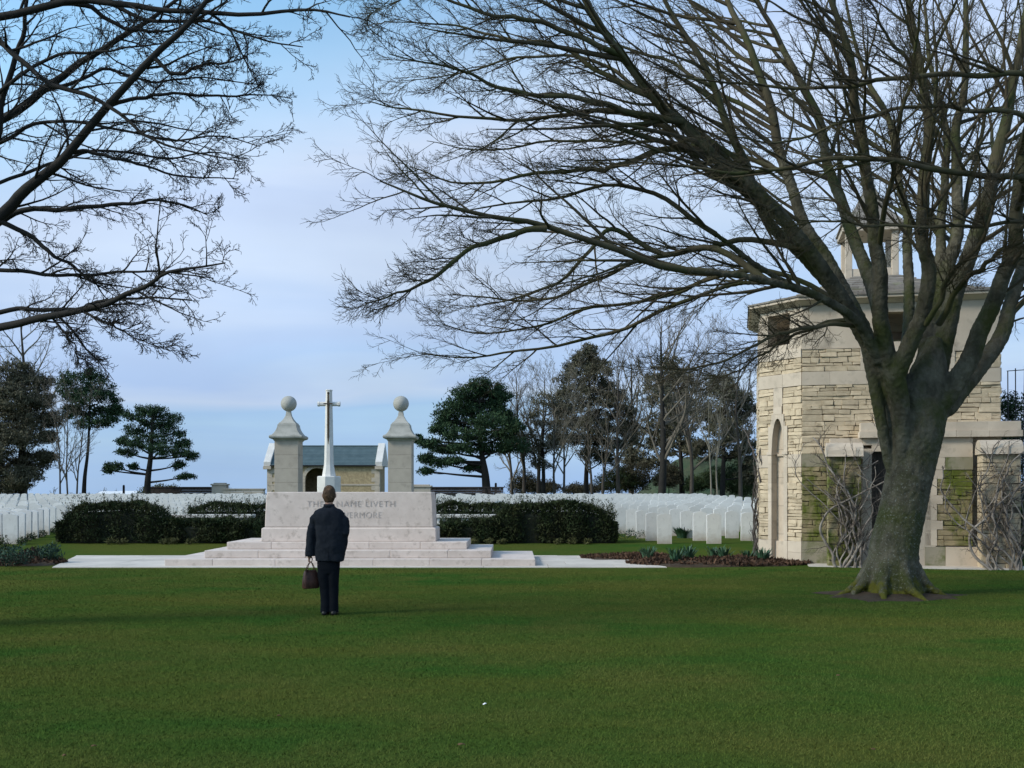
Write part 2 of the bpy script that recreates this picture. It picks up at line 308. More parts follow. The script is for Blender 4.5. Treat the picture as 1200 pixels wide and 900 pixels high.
# path: slabs
def paving():
    mb = MB(); rr = random.Random(5); y = 23.3; rows = [.98, 1.0, .96, 1.0, .92]
    z1 = .012
    for k, d in enumerate(rows):
        x = -10.05-.28*k
        while x < 3.3:
            L = 1.1+rr.random()*.7; e = min(x+L, 3.4)
            dx = -.28 if x == -10.05-.28*k else 0
            mb.prism([(x+.004, y+.004), (e-.004, y+.004), (e-.004, y+d-.004), (x+dx+.004, y+d-.004)], -.06, z1+rr.random()*.003); x = e
        y += d
    o = mb.build('path', M['paving'], bevel=.004); tag(o, kind='structure')
    o = MB().prism([(-10.04,23.31),(3.38,23.31),(3.38,y-.01),(-11.16,y-.01)], -.08, .004).build('path_bed', M['mortar']); tag(o, kind='structure')
paving()

# ---------------------------------------------------------------- stone of remembrance on its steps
def altar():
    t = empty('altar_stone', (-3.82, 25.0, 0)); tag(t, 'massive pale limestone altar block carved with two lines of lettering, on wide steps', 'monument')
    def steps(hw, y0, y1, z0, z1, n, seed, sh=0.):
        rr = random.Random(seed); mb = MB(); x = -hw
        w_ = 2*hw/n
        for i in range(n):
            e = hw if i == n-1 else -hw+(i+1)*w_+rr.uniform(-.15,.15)
            mb.box(x+.0015+sh, e-.0015+sh, y0, y1, z0, z1); x = e
        mb.build('step', M['altar'], t, bevel=.012)
    steps(4.12, -1.3, 2.1, -.05, .16, 7, 1, .22); steps(3.24, -.9, 2.05, .162, .33, 6, 2, .11); steps(2.78, -.32, 2.0, .332, .495, 5, 3)
    # slightly bulging block (entasis)
    def ring(hw, d0, d1, z): return [(-hw,d0,z),(hw,d0,z),(hw,d1,z),(-hw,d1,z)]
    MB().loft([ring(2.045, -.06, 1.25, .497), ring(2.04, -.055, 1.245, .80), ring(1.99, -.01, 1.2, .825)]).build('plinth', M['altar'], t, bevel=.014)
    MB().loft([ring(1.975, .0, 1.17, .827), ring(1.968, .01, 1.16, 1.1), ring(1.955, .025, 1.145, 1.4), ring(1.935, .045, 1.12, 1.655)]).build('block', M['altar'], t, bevel=.02)
    for i, (txt, z, wid) in enumerate((('THEIR NAME LIVETH', 1.31, 2.06), ('FOR EVERMORE', 1.045, 1.42))):
        cu = bpy.data.curves.new('inscription', 'FONT'); cu.body = txt; cu.align_x = 'CENTER'; cu.size = .205; cu.extrude = .002; cu.space_character = 1.14; cu.offset = -.0035
        tmp = bpy.data.objects.new('tmp', cu); C.objects.link(tmp); dg = bpy.context.evaluated_depsgraph_get()
        me = bpy.data.meshes.new_from_object(tmp.evaluated_get(dg)); C.objects.unlink(tmp); bpy.data.objects.remove(tmp)
        xs = [v.co.x for v in me.vertices]; s = wid/(max(xs)-min(xs))
        for v in me.vertices: v.co.x *= s
        import bmesh
        bm = bmesh.new(); bm.from_mesh(me); todo = set(bm.verts); isl = []
        while todo:
            st = [todo.pop()]; cur = set(st)
            while st:
                for e in st.pop().link_edges:
                    for v in e.verts:
                        if v in todo: todo.discard(v); cur.add(v); st.append(v)
            isl.append((min(v.co.x for v in cur), max(v.co.x for v in cur), cur))
        isl.sort(key=lambda a: a[0]); gaps = []
        hi = isl[0][1]
        for q in range(1, len(isl)): gaps.append((isl[q][0]-hi, q)); hi = max(hi, isl[q][1])
        cuts = sorted(q for g, q in sorted(gaps)[-(len(txt.split())-1):]); bm.verts.index_update()
        for a, b in zip([0]+cuts, cuts+[len(isl)]):
            keep = set().union(*[x[2] for x in isl[a:b]]); mp_ = {}; vv = []
            for v in keep: mp_[v] = len(vv); vv.append(v.co[:])
            mbw = MB(); mbw.add(vv, [tuple(mp_[v] for v in f.verts) for f in bm.faces if f.verts[0] in keep])
            o = mbw.build('inscription', M['carve'], t); o.location = (0.04, .012 if i == 0 else .002, z); o.rotation_euler = (R_(87.5), 0, 0)
        bm.free()
altar()

# ---------------------------------------------------------------- headstones
def headstones():
    # a rounded-top slab with a chamfered face
    mb = MB(); hw = .2; hh = .86; th = .078; prof = [(-hw,-.15), (-hw, hh-.05)]
    for i in range(1, 12):
        a = -hw+2*hw*i/12; prof.append((a, hh-.05*(a/hw)**2))
    prof += [(hw, hh-.05), (hw,-.15)]
    mb.loft([[(x, y, z) for x, z in prof] for y in (0, th)])
    proto = mb.mesh('headstone', M['headstone'])
    rr = random.Random(11); pts = []
    for k in range(34):
        Y = 29.7+k*1.36
        for c in range(-60, 60):
            X = 4.28-.16*k+c*1.38
            lim = Y*.50+1.5
            if X < -lim or X > min(lim, 13): continue
            ax = -3.85-.185*(Y-25)
            if abs(X-ax) < 2.3: continue
            if Y < 35.5:
                if X < ax and X > -13.9-.22*(Y-29.7): continue
                if X > ax and X < 4.2-.17*(Y-29.7): continue
            if X > 5.0 and Y < 31.3 and X > 6.9: continue
            pts.append((Y, X, c, k))
    # near left block stands closer together
    extra = [(29.6+.95*k, -13.95-.235*k-.62*j, 900+j, k) for k in range(6) for j in range(4)]
    pts = [p for p in pts if not (p[0] < 35.4 and p[1] < -13.0)] + extra
    pts.sort()
    front = {}
    for p in pts:
        if p[3] == 0 and p[1] > 3: front[p[1]] = p
    order = ['leftmost pale headstone of the front row right of the altar, beside the green clumps', 'second pale headstone of the front row right of the altar, next nearer the tower']
    fr = sorted(front)
    ordn = ['first','second','third','fourth','fifth','sixth','seventh','eighth','ninth','tenth','eleventh','twelfth']
    rowpos = {}
    for kk in range(6):
        for q_, p in enumerate(sorted([p for p in pts if p[3] == kk and p[2] < 900 and p[1] > 0 and p[1] < .225*p[0]+.4], key=lambda p: p[1])): rowpos[p] = (kk, q_)
    rest = MB(); n = 0; lab_used = 0
    for (Y, X, c, k) in pts:
        z = gz(Y)+rr.uniform(-.03, .03)
        if n < 300:
            o = bpy.data.objects.new('headstone', proto); C.objects.link(o); o.location = (X+rr.uniform(-.03,.03), Y, z)
            o.rotation_euler = (rr.uniform(-.012,.012), rr.uniform(-.012,.012), rr.uniform(-.04,.04)); n += 1
            side = 'left' if X < -3.85-.185*(Y-25) else 'right'
            if c >= 900:
                tag(o, 'white headstone of the tightly set block at the left edge, outside the hedge', 'headstone', 'headstones of the tight block at the left edge')
            elif side == 'left': tag(o, 'white round-topped headstone in the rows behind the left hedge', 'headstone', 'headstones behind the left hedge')
            else: tag(o, 'white round-topped headstone in the rows right of the altar stone', 'headstone', 'headstones in the rows right of the altar')
            if (Y, X, c, k) in rowpos:
                kk, q_ = rowpos[(Y, X, c, k)]; o['label'] = 'white headstone, %s from the hedge end in the %s row right of the altar' % (ordn[q_], ['nearest','second nearest','third nearest','fourth nearest','fifth nearest','sixth nearest'][kk])
        else:
            rest.loft([[(X+x, Y+y, z+zz) for x, zz in prof[::2]] for y in (0, th)])
    if rest.v:
        o = rest.build('headstone_rows', M['headstone']); tag(o, 'dense far rows of white headstones on the rise before the trees', 'headstones', kind='stuff')
headstones()

# ---------------------------------------------------------------- leafy things
def tris(rng, Pc, size, up=.0, aspect=.35, outv=None):
    """little pointed leaves at points Pc (n,3)"""
    n = len(Pc); d = rng.normal(size=(n,3)); d[:,2] += up
    if outv is not None: d = d+outv
    d = unit(d); s = unit(np.cross(d, rng.normal(size=(n,3)))); L = (size*(.6+.8*rng.random(n)))[:,None]
    V = np.stack([Pc-s*L*aspect*.5, Pc+s*L*aspect*.5, Pc+d*L], 1).reshape(-1,3)
    return V, np.arange(3*n).reshape(-1,3)

def hedge(name, x0, x1, y0, y1, top, label, seed, nl=26000):
    """top: list of (x, height above ground)"""
    rng = np.random.default_rng(seed); yc = (y0+y1)/2; z0 = gz(yc)
    t = empty(name, ((x0+x1)/2, yc, z0)); tag(t, label, 'hedge')
    L = (x1-x0)/2; D = (y1-y0)/2
    def H(x): return np.interp(x+(x0+x1)/2, [a for a, b in top], [b for a, b in top])
    m = int(nl); u = rng.random(m)*2-1; v = rng.random(m)*2-1; wv = rng.random(m)
    # push to the shell
    sh = rng.random(m) < .85; side = rng.integers(0, 4, m)
    v = np.where(sh & (side == 0), -1, v); v = np.where(sh & (side == 3), 1, v); wv = np.where(sh & (side == 1), 1, wv)
    u = np.where(sh & (side == 2), np.sign(u), u)
    lump = .10*np.sin(u*L*3.1+seed)+.07*np.sin(u*L*7.3+v*2)+.05*rng.normal(size=m)
    rnd = 1-.35*np.clip(np.abs(u)**6, 0, 1)*wv**2
    x = u*(L-.06)+lump*.5*np.sign(u)*(np.abs(u) > .95); y = v*(D-.05)*(1-.18*wv**3)+lump*.8*v; z = .04+wv*(H(x)+lump*.5*wv)*rnd
    Pc = np.stack([x, y, z], 1)
    V1 = tris(rng, Pc, .085, up=.9, aspect=.4, outv=np.stack([u*.3, v*.8, 0*u], 1))
    # upright sprigs
    ns = int(nl/50); sx = (rng.random(ns)*2-1)*L*.97; sy = (rng.random(ns)*2-1)*D*.8; sz = H(sx)*.86
    nn = 22; tt = rng.random((ns, nn)); hl = (.10+.34*rng.random(ns)**2.2)[:,None]; lx = rng.normal(size=(ns,1))*.25; 
    Ps = np.stack([sx[:,None]+lx*tt*hl, sy[:,None]+0*tt, sz[:,None]+tt*hl*1.25], -1).reshape(-1,3)+rng.normal(size=(ns*nn,3))*.018
    V2 = tris(rng, Ps, .06, up=1.1, aspect=.3)
    V, Fc = merge([V1, V2]); np_mesh('foliage', V, Fc, M['hedge'], t)
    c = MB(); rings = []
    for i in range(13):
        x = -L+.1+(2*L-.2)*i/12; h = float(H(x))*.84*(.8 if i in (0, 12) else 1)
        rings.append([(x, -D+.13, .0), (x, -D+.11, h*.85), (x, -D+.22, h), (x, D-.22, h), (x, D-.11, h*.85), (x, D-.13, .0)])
    c.loft(rings).build('dark_core', M['hedge_core'], t)  # solid dark core added inside the foliage to block light
hedge('hedge', -12.75, -7.0, 29.75, 30.75, [(-12.75, .75), (-12.3, 1.0), (-10.7, 1.1), (-10.1, .90), (-9.8, .58), (-7, .55)], 'long dark yew hedge left of the altar, tall at its outer end', 21, 30000)
hedge('hedge', -9.9, -6.9, 32.0, 32.7, [(-9.9, .95), (-6.9, .98)], 'thin dark yew hedge behind the left white bench', 22, 10000)
hedge('hedge', -2.15, 3.0, 29.75, 30.75, [(-2.15, .52), (-.5, .56), (-.2, .85), (.3, 1.05), (2.3, 1.02), (3.0, .7)], 'long dark yew hedge right of the altar, tall at its outer end', 23, 28000)
hedge('hedge', -2.4, .3, 32.0, 32.7, [(-2.4, 1.05), (.3, .9)], 'thin dark yew hedge behind the right white bench', 24, 10000)
for xa, xb, lb in ((-10.15, -7.6, 'low white stone bench enclosed by the left hedge'), (-2.35, -.35, 'low white stone bench enclosed by the right hedge')):
    z = gz(31.4); t = empty('stone_bench', ((xa+xb)/2, 31.4, z)); tag(t, lb, 'bench', 'white stone benches among the hedges'); h = (xb-xa)/2
    MB().box(-h, h, -.25, .25, .66, .76).build('seat', M['white_stone'], t, bevel=.01)
    for s in (-1, 0, 1): MB().box(s*(h-.3)-.14, s*(h-.3)+.14, -.2, .2, -.1, .66).build('support', M['headstone'], t, bevel=.01)

def clump(X, Y, h, r, n, m, name, label, cat, seed, group=None, blade=True, z=None):
    rng = np.random.default_rng(seed); zz = gz(Y) if z is None else z
    if blade:
        # strap leaves that bend outwards, 3-segment
        a = rng.random(n)*2*np.pi; q = r*.45*np.sqrt(rng.random(n)); L = h*(.6+.5*rng.random(n)); out_ = (.15+.6*rng.random(n))*r
        bx = np.cos(a)*q; by = np.sin(a)*q; s = np.stack([-np.sin(a+.7*rng.random(n)), np.cos(a), 0*a], 1); wd = .011+.006*rng.random(n)
        pts = []
        for tt, wk in ((0, 1), (.5, 1.1), (.85, .8), (1., .1)):
            c = np.stack([bx+np.cos(a)*out_*tt**2, by+np.sin(a)*out_*tt**2, L*tt-.25*L*tt**4*rng.random(n)], 1)
            pts += [c-s*wd[:,None]*wk, c+s*wd[:,None]*wk]
        V = np.stack(pts, 1).reshape(-1,3); b = np.arange(n)[:,None]*8
        Fc = np.concatenate([b+np.array([[0,1,3,2]]), b+np.array([[2,3,5,4]]), b+np.array([[4,5,7,6]])])
    else:
        p = unit(rng.normal(size=(n,3)))*(rng.random((n,1))**.4)*np.array([r, r, h*.5]); p[:,2] = np.abs(p[:,2]+h*.45)
        p += .12*r*np.sin(p[:,[1,2,0]]*17)
        V, Fc = tris(rng, p, .06, up=.5, aspect=.45)
    o = np_mesh(name, V, Fc, m); o.location = (X, Y, zz); tag(o, label, cat, group); return o
def PX(x, y, z=0.):                            # ground point under a pixel, for ground height z
    Y = F*(CAMH-z)/(y-HY); return ((x-600)/F*Y, Y)

# flower beds
def bed(poly_fn, name, seed, cx, cy, rx, ry, h):
    rng = np.random.default_rng(seed); n = 40; m = 26; V = []; 
    for j in range(m+1):
        for i in range(n):
            a = 2*np.pi*i/n; rr = j/m; wob = 1+.12*math.sin(3*a+seed)+.08*math.sin(7*a+2*seed)
            x = math.cos(a)*abs(math.cos(a))**-.35*rr*rx*wob*.93 if abs(math.cos(a)) > 1e-3 else 0.
            x = max(-rx, min(rx, x)); y = math.sin(a)*rr*ry*wob
            z = h*(1-rr**2.5)*(.8+.3*math.sin(x*3)+.3*math.sin(x*7+y*9))+.016*rng.normal()*(rr < .98)
            V.append((x, y, max(z, 0)-.03*(rr > .98)))
    Fc = []
    for j in range(m):
        for i in range(n): Fc.append((j*n+i, j*n+(i+1)%n, (j+1)*n+(i+1)%n, (j+1)*n+i))
    o = np_mesh(name, np.array(V), np.array(Fc), M['soil'], smooth=True); o.location = (cx, cy, .016); tag(o, kind='structure')
    # litter
    k = 5200; a = rng.random(k)*2*np.pi; q = np.sqrt(rng.random(k)); x = np.cos(a)*q*rx*.97; y = np.sin(a)*q*ry*.97; rr = q
    z = h*(1-rr**2.5)*(.8+.3*np.sin(x*3)+.3*np.sin(x*7+y*9))+.03*rng.random(k)
    V, Fc = tris(rng, np.stack([x, y, np.maximum(z, .02)], 1), .075, up=.25, aspect=.8)
    l = np_mesh('leaf_litter', V, Fc, M['litter']); l.location = o.location; tag(l, 'brown leaf litter spread over the %s flower bed' % ('left' if cx < 0 else 'right'), 'leaf litter', kind='stuff')
bed(None, 'flower_bed', 1, 4.75, 24.55, 2.2, 1.05, .10)
bed(None, 'flower_bed', 2, 2.95, 26.6, 1.25, .75, .06)
bed(None, 'flower_bed', 3, -12.2, 24.7, 1.9, 1.2, .13)
cl = [(759,657,.30,'daffodil clump at the path end of the right bed'), (792,662,.36,'broad daffodil clump third from the path in the right bed'), (806,660,.40,'tall daffodil clump beside the broad one in the right bed'),
      (837,658,.34,'slim daffodil clump in the middle of the right bed'), (848,660,.34,'bushy daffodil clump in the middle of the right bed'), (877,660,.26,'small daffodil clump near the tower corner'), (894,661,.33,'daffodil clump against the tower niche')]
for i, (x, y, h, lb) in enumerate(cl):
    X, Y = PX(x, y, 0); clump(X, max(Y, 23.9), h, .26, 70, M['daff'], 'daffodil_plant', 'leafy green '+lb, 'plant', 100+i, 'daffodil clumps in the right bed', z=.06)
for i, (x, y, h, r, m, lb) in enumerate([(800,632,.36,.35,'daff','wide green clump between headstones behind the right bed'), (826,634,.30,.22,'yellowplant','yellow-green clump between two front headstones'), (735,634,.35,.5,'bluebush','low blue-green clump at the end of the right hedge'),
        (760,632,.3,.4,'bluebush','low blue-green clump before the leftmost right-hand headstones')]):
    X, Y = PX(x, y, .22); clump(X, Y, h, r, 260 if i != 1 else 160, M[m], 'border_plant', lb, 'plant', 130+i, blade=(i == 0))
for i, (x, y, h, r, m, lb) in enumerate([(58,660,.42,.30,'bluebush','round blue-green shrub at the path side of the left bed'), (16,664,.45,.42,'bluebush','large blue-green shrub in the left bed'), (-4,655,.55,.4,'hedge','dark shrub at the left frame edge'),
        (37,658,.30,.25,'brownplant','dead brown clump between the shrubs of the left bed')]):
    X, Y = PX(x, y, 0); clump(X, Y, h, r, 900, M[m], 'border_shrub', lb, 'shrub', 150+i, blade=False, z=.05)
for i, (x, y) in enumerate([(19,636),(30,633),(42,630),(57,627)]):
    X, Y = PX(x, y, .25); clump(X+.25, Y-.2, .24, .16, 200, M['bush'], 'grave_shrub', 'small green shrub before the left-edge headstones, %s of four from the left' % ['first','second','third','last'][i], 'shrub', 170+i, 'small shrubs before the left headstones', blade=False)
for i, x in enumerate([124,138,187,198,219,555,573,588,655,672,690]):
    X, Y = PX(x, 639, .2); clump(X, 29.55, .17, .15, 160, M['yellowplant'], 'hedge_foot_plant', 'low olive clump, %s from the left at the foot of the %s hedge' % (['first','second','third','fourth','fifth','first','second','third','fourth','fifth','sixth'][i], 'left' if x < 400 else 'right'), 'plant', 190+i, 'olive clumps at the foot of the %s hedge' % ('left' if x < 400 else 'right'), blade=False)

# ---------------------------------------------------------------- gate piers, cross, chapel, walls
def pier(x, label):
    Y = 45.; k = Y/F; z0 = gz(Y)-.1; X = (x-600)*k; Zf = lambda y: CAMH-(y-HY)*k-z0
    t = empty('gate_pier', (X, Y+.5, z0)); tag(t, label, 'pillar', 'ball-topped stone piers behind the altar')
    mb = MB(); z = 0; top = Zf(517); n = 6; rr = random.Random(int(x))
    for i in range(n):
        h = (top)/n; mb.box(-.50, .50, -.50, .50, z+.004, z+h); z += h
    mb.build('shaft', M['pier'], t, bevel=.008)
    MB().box(-.49, .49, -.49, .49, 0, top).build('joints', M['mortar'], t)
    c = MB(); sq = lambda h, z: [(-h,-h,z),(h,-h,z),(h,h,z),(-h,h,z)]
    c.loft([sq(.50, top), sq(.53, top+.03), sq(.55, top+.07), sq(.68, top+.12), sq(.70, top+.16), sq(.70, top+.22), sq(.64, top+.27)])
    c.build('cornice', M['piercap'], t, bevel=.01)
    a = top+.27; b = Zf(497); e = Zf(490)
    d = MB(); d.loft([sq(.60*math.cos(q*.9)+.0 if 0 else .40+.20*(1-q)**2, a+(b-a)*q) for q in [i/6 for i in range(7)]]); d.build('dome', M['piercap'], t, bevel=.006)
    g = MB(); zz = Zf(481); g.lathe([(.38, b), (.38, e-.08), (.30, e), (.22, e+.14), (.14, e+.26), (.09, zz)], seg=4, rot=math.pi/4) if 0 else g.loft([sq(.37, b), sq(.36, b+.05), sq(.27, b+.13), sq(.19, b+.24), sq(.12, b+.38), sq(.08, zz+.06)])
    g.build('neck', M['piercap'], t, bevel=.004)
    MB().ball((0,0,Zf(472)), .335, 32, 20).build('ball', M['piercap'], t, smooth=True)
pier(335.5, 'left square stone pier topped by a stone ball'); pier(468.5, 'right square stone pier topped by a stone ball')

def cross():
    Y = 70.; k = Y/F; z0 = gz(Y)-.05; X = (385.5-600)*k; Zf = lambda y: CAMH-(y-HY)*k-z0
    t = empty('memorial_cross', (X, Y, z0)); tag(t, 'tall white stone cross with a bronze sword on an octagonal base', 'cross')
    MB().lathe([(.80, 0), (.80, Zf(559)), (.76, Zf(558))], seg=8, rot=math.pi/8+.25).build('base', M['white_stone'], t, bevel=.015)
    MB().lathe([(.46, Zf(558)), (.40, Zf(552)), (.33, Zf(545)), (.305, Zf(535)), (.27, Zf(500)), (.235, Zf(474)), (.21, Zf(458.5)), (.24, Zf(458)), (.24, Zf(457)), (.18, Zf(456.6))], seg=8, rot=math.pi/8).build('shaft', M['white_stone'], t, bevel=.008)
    z = Zf(473.5)
    MB().loft([[(x, r*math.cos(a), z+r*math.sin(a)) for a in [math.pi/8+i*math.pi/4 for i in range(8)]] for x, r in ((-.74,.10),(-.735,.17),(-.62,.175),(-.6,.15),(.6,.15),(.62,.175),(.735,.17),(.74,.10))]).build('arms', M['white_stone'], t)
    s = MB(); y = -.285
    s.loft([[(-.085, y, Zf(470)), (0, y-.05, Zf(470)), (.085, y, Zf(470)), (0, y+.02, Zf(470))], [(-.065, y-.02, Zf(512)), (0, y-.065, Zf(512)), (.065, y-.02, Zf(512)), (0, y, Zf(512))],
            [(-.01, y-.03, Zf(521)), (0, y-.05, Zf(521)), (.01, y-.03, Zf(521)), (0, y-.02, Zf(521))]])
    s.box(-.30, .30, y-.06, y, z-.04, z+.04); s.box(-.05, .05, y-.04, y+.03, z, Zf(462)); s.ball((0, y, Zf(461)), .08, 10, 6)
    s.build('sword', M['bronze'], t)
cross()

def chapel():
    Y = 100.; k = Y/F; z0 = gz(Y)-.1; X = (379-600)*k; Zf = lambda y: CAMH-(y-HY)*k-z0
    t = empty('chapel', (X, Y, z0)); tag(t, 'small rubble stone shelter with blue slate roof and raised white gable ends behind the cross', 'building')
    hw = 5.25; D = 4.2; e = Zf(545); r = Zf(521.5); aw = 1.15; ac = (372-379)*k
    # walls with an arched doorway
    wl = MB(); wl.box(-hw, ac-aw, 0, .4, 0, e); wl.box(ac+aw, hw, 0, .4, 0, e)
    ah = Zf(562); seg = 12
    for i in range(seg):
        a0 = math.pi*i/seg; a1 = math.pi*(i+1)/seg; xa, xb = ac-aw*math.cos(a0), ac-aw*math.cos(a1); za, zb = ah+aw*math.sin(a0)*.95, ah+aw*math.sin(a1)*.95
        wl.add([(xa,0,za),(xb,0,zb),(xb,0,e),(xa,0,e),(xa,.4,za),(xb,.4,zb),(xb,.4,e),(xa,.4,e)], [(0,1,2,3),(7,6,5,4),(0,4,5,1)])
    wl.box(-hw, hw, D-.4, D, 0, e); wl.box(-hw, -hw+.4, .4, D-.4, 0, e); wl.box(hw-.4, hw, .4, D-.4, 0, e)
    wl.build('wall', M['rubble_far'], t)
    ar = MB()
    for i in range(seg):
        a0 = math.pi*i/seg+.01; a1 = math.pi*(i+1)/seg-.01
        f = lambda a, q: (ac-(aw+q)*math.cos(a), ah+(aw+q)*math.sin(a)*.95)
        p = [f(a0,0), f(a1,0), f(a1,.32), f(a0,.32)]
        ar.add([(x,-.04,z) for x,z in p]+[(x,.1,z) for x,z in p], [(0,1,2,3),(7,6,5,4),(0,4,5,1),(1,5,6,2),(2,6,7,3),(3,7,4,0)])
    for s in (-1, 1):
        x0 = ac+s*aw; z = 0
        for j in range(5):
            h = ah/5; ar.box(min(x0, x0+s*(.32)), max(x0, x0+s*.32), -.04, .1, z+.01, z+h); z += h
    ar.build('arch', M['ashlar'], t)
    MB().box(-hw+.02, ac-aw-.34, -.05, -.002, Zf(569), Zf(567)).box(ac+aw+.34, hw-.02, -.05, -.002, Zf(569), Zf(567)).build('string_course', M['ashlar'], t)
    for s in (-1, 1):
        z = 0; q = MB()
        for j in range(9):
            h = e/9; L = .75 if j % 2 else .45; x0 = s*hw
            q.box(min(x0+s*.03, x0-s*L), max(x0+s*.03, x0-s*L), -.03, .5, z+.008, z+h); z += h
        q.build('quoins', M['ashlar'], t)
    rf = MB(); rg = D/2; n = 14
    for sgn in (0, 1):
        for i in range(n):
            f0 = i/n; f1 = (i+1)/n+.02; ya = -.25+(rg+.25)*f0; yb = -.25+(rg+.25)*min(f1, 1); za = e-.02+(r-e)*f0; zb = e-.02+(r-e)*min(f1, 1)
            if sgn: ya, yb = D-ya, D-yb
            rf.add([(-hw+.35,ya,za+.05),(hw-.35,ya,za+.05),(hw-.35,yb,zb+.02),(-hw+.35,yb,zb+.02),(-hw+.35,ya,za),(hw-.35,ya,za)], [(0,1,2,3),(4,5,1,0)])
    rf.build('roof', M['slate'], t)
    MB().box(-hw+.35, hw-.35, rg-.1, rg+.1, r-.03, r+.06).build('ridge', M['slate'], t)
    MB().box(-hw+.3, hw-.3, -.30, -.22, e-.12, e-.0).build('gutter', M['metal'], t)
    for s in (-1, 1):
        x0 = s*(hw-.35); x1 = s*(hw+.30); a, b = min(x0,x1), max(x0,x1)
        poly = [(-.25, e-.1), (-.25, e+.3), (rg, r+.28), (D+.25, e+.3), (D+.25, e-.1)]
        MB().loft([[(a, y, z) for y, z in poly], [(b, y, z) for y, z in poly]]).build('gable_parapet', M['white_stone'], t, bevel=.02)
        MB().box(a-.04, b+.04, -.34, .3, e-.4, e-.105).build('kneeler', M['ashlar'], t)
chapel()
def lowwall(x0, x1, ytop, Y, m, name, label, cap=None, th=.5):
    k = Y/F; z0 = gz(Y)-.2; zt = CAMH-(ytop-HY)*k; X0 = (x0-600)*k; X1 = (x1-600)*k; t = empty(name, ((X0+X1)/2, Y, z0)); tag(t, label, 'wall'); h = (X1-X0)/2
    mb = MB(); rr = random.Random(int(x0)); z = 0; H = zt-z0-.08; nrow = 8
    for j in range(nrow):
        x = -h
        while x < h-.01:
            e = min(h, x+rr.uniform(.4, 1.)); mb.box(x+.01, e-.01, -th/2-rr.random()*.02, th/2, z+.008, z+H/nrow); x = e
        z += H/nrow
    mb.build('masonry', M[m], t); MB().box(-h-.05, h+.05, -th/2-.06, th/2+.06, H, H+.08).build('coping', M[cap or m], t)
lowwall(172, 253, 570.5, 84, 'brickwall', 'boundary_wall', 'dark stone boundary wall below the small pine left of the piers')
lowwall(262, 310, 572.5, 82, 'pier', 'boundary_wall', 'pale low wall between the dark wall and the chapel', 'pier')
lowwall(496, 590, 570.5, 80, 'brickwall', 'boundary_wall', 'dark brown boundary wall right of the right pier')
# pale block ends & distant sheds
for x, y0, Y, w_, lb in ((258, 567, 83, 1.1, 'pale stone wall end post left of the chapel'), (494, 569, 79, 1.4, 'pale stone wall end post right of the right pier')):
    k = Y/F; z = gz(Y); h = CAMH-(y0-HY)*k-z; t = MB(); t.box(-w_/2, w_/2, -.4, .4, -.2, h-.12); t.box(-w_/2-.08, w_/2+.08, -.48, .48, h-.12, h); t.box(-w_/2+.1, w_/2-.1, -.3, .3, h, h+.08)
    o = t.build('wall_post', M['pier'], bevel=.02); o.location = ((x-600)*k, Y, z); tag(o, lb, 'post')
for i, (xa, xb, yt, lb) in enumerate([(112, 133, 575.6, 'long white shed on the far field, left one'), (134, 156, 575.2, 'long white shed on the far field, right one')]):
    Y = 260; k = Y/F; z = gz(Y); X0 = (xa-600)*k; X1 = (xb-600)*k; t = empty('shed', ((X0+X1)/2, Y, z)); tag(t, lb, 'shed'); h = (X1-X0)/2; H = CAMH-(yt-HY)*k-z
    MB().box(-h, h, 0, 8, 0, H-.9).build('wall', M['whitepaint'], t)
    MB().loft([[(x, -.3, H-.9), (x, 4, H), (x, 8.3, H-.9)] for x in (-h-.2, h+.2)]).build('roof', M['whitepaint'], t)
for i, (x, yt, Y, th) in enumerate([(145, 568.5, 90, .10), (581, 566, 84, .09), (315, 574, 88, .08)]):
    if i == 2: continue
    k = Y/F; o = MB().lathe([(th, -.3), (th, CAMH-(yt-HY)*k-gz(Y)-.1), (th*.8, CAMH-(yt-HY)*k-gz(Y)), (.01, CAMH-(yt-HY)*k-gz(Y)+.02)], seg=8).build('fence_post', M['bark_dark'])
    o.location = ((x-600)*k, Y, gz(Y)); tag(o, ('dark wooden post left of the small pine' if x < 200 else 'dark wooden post right of the brown wall'), 'post')
# grassy bank behind the right trees
rng = np.random.default_rng(8)
Xs, Ys = np.meshgrid(np.linspace(-16, 16, 50), np.linspace(-10, 10, 24)); Zs = 5.7*np.exp(-(Xs/8.5)**4)*np.exp(-(Ys/6.5)**2)+.12*np.sin(Xs*1.1+Ys)+.05*rng.normal(size=Xs.shape)
V = np.stack([Xs, Ys, Zs-.3], -1).reshape(-1,3); a, b = Xs.shape; ii = np.arange(a-1)[:,None]*b+np.arange(b-1)[None]
o = np_mesh('hill', V, np.stack([ii, ii+1, ii+b+1, ii+b], -1).reshape(-1,4), M['bank'], smooth=True); o.location = (24.5, 128, gz(128)); tag(o, kind='structure')

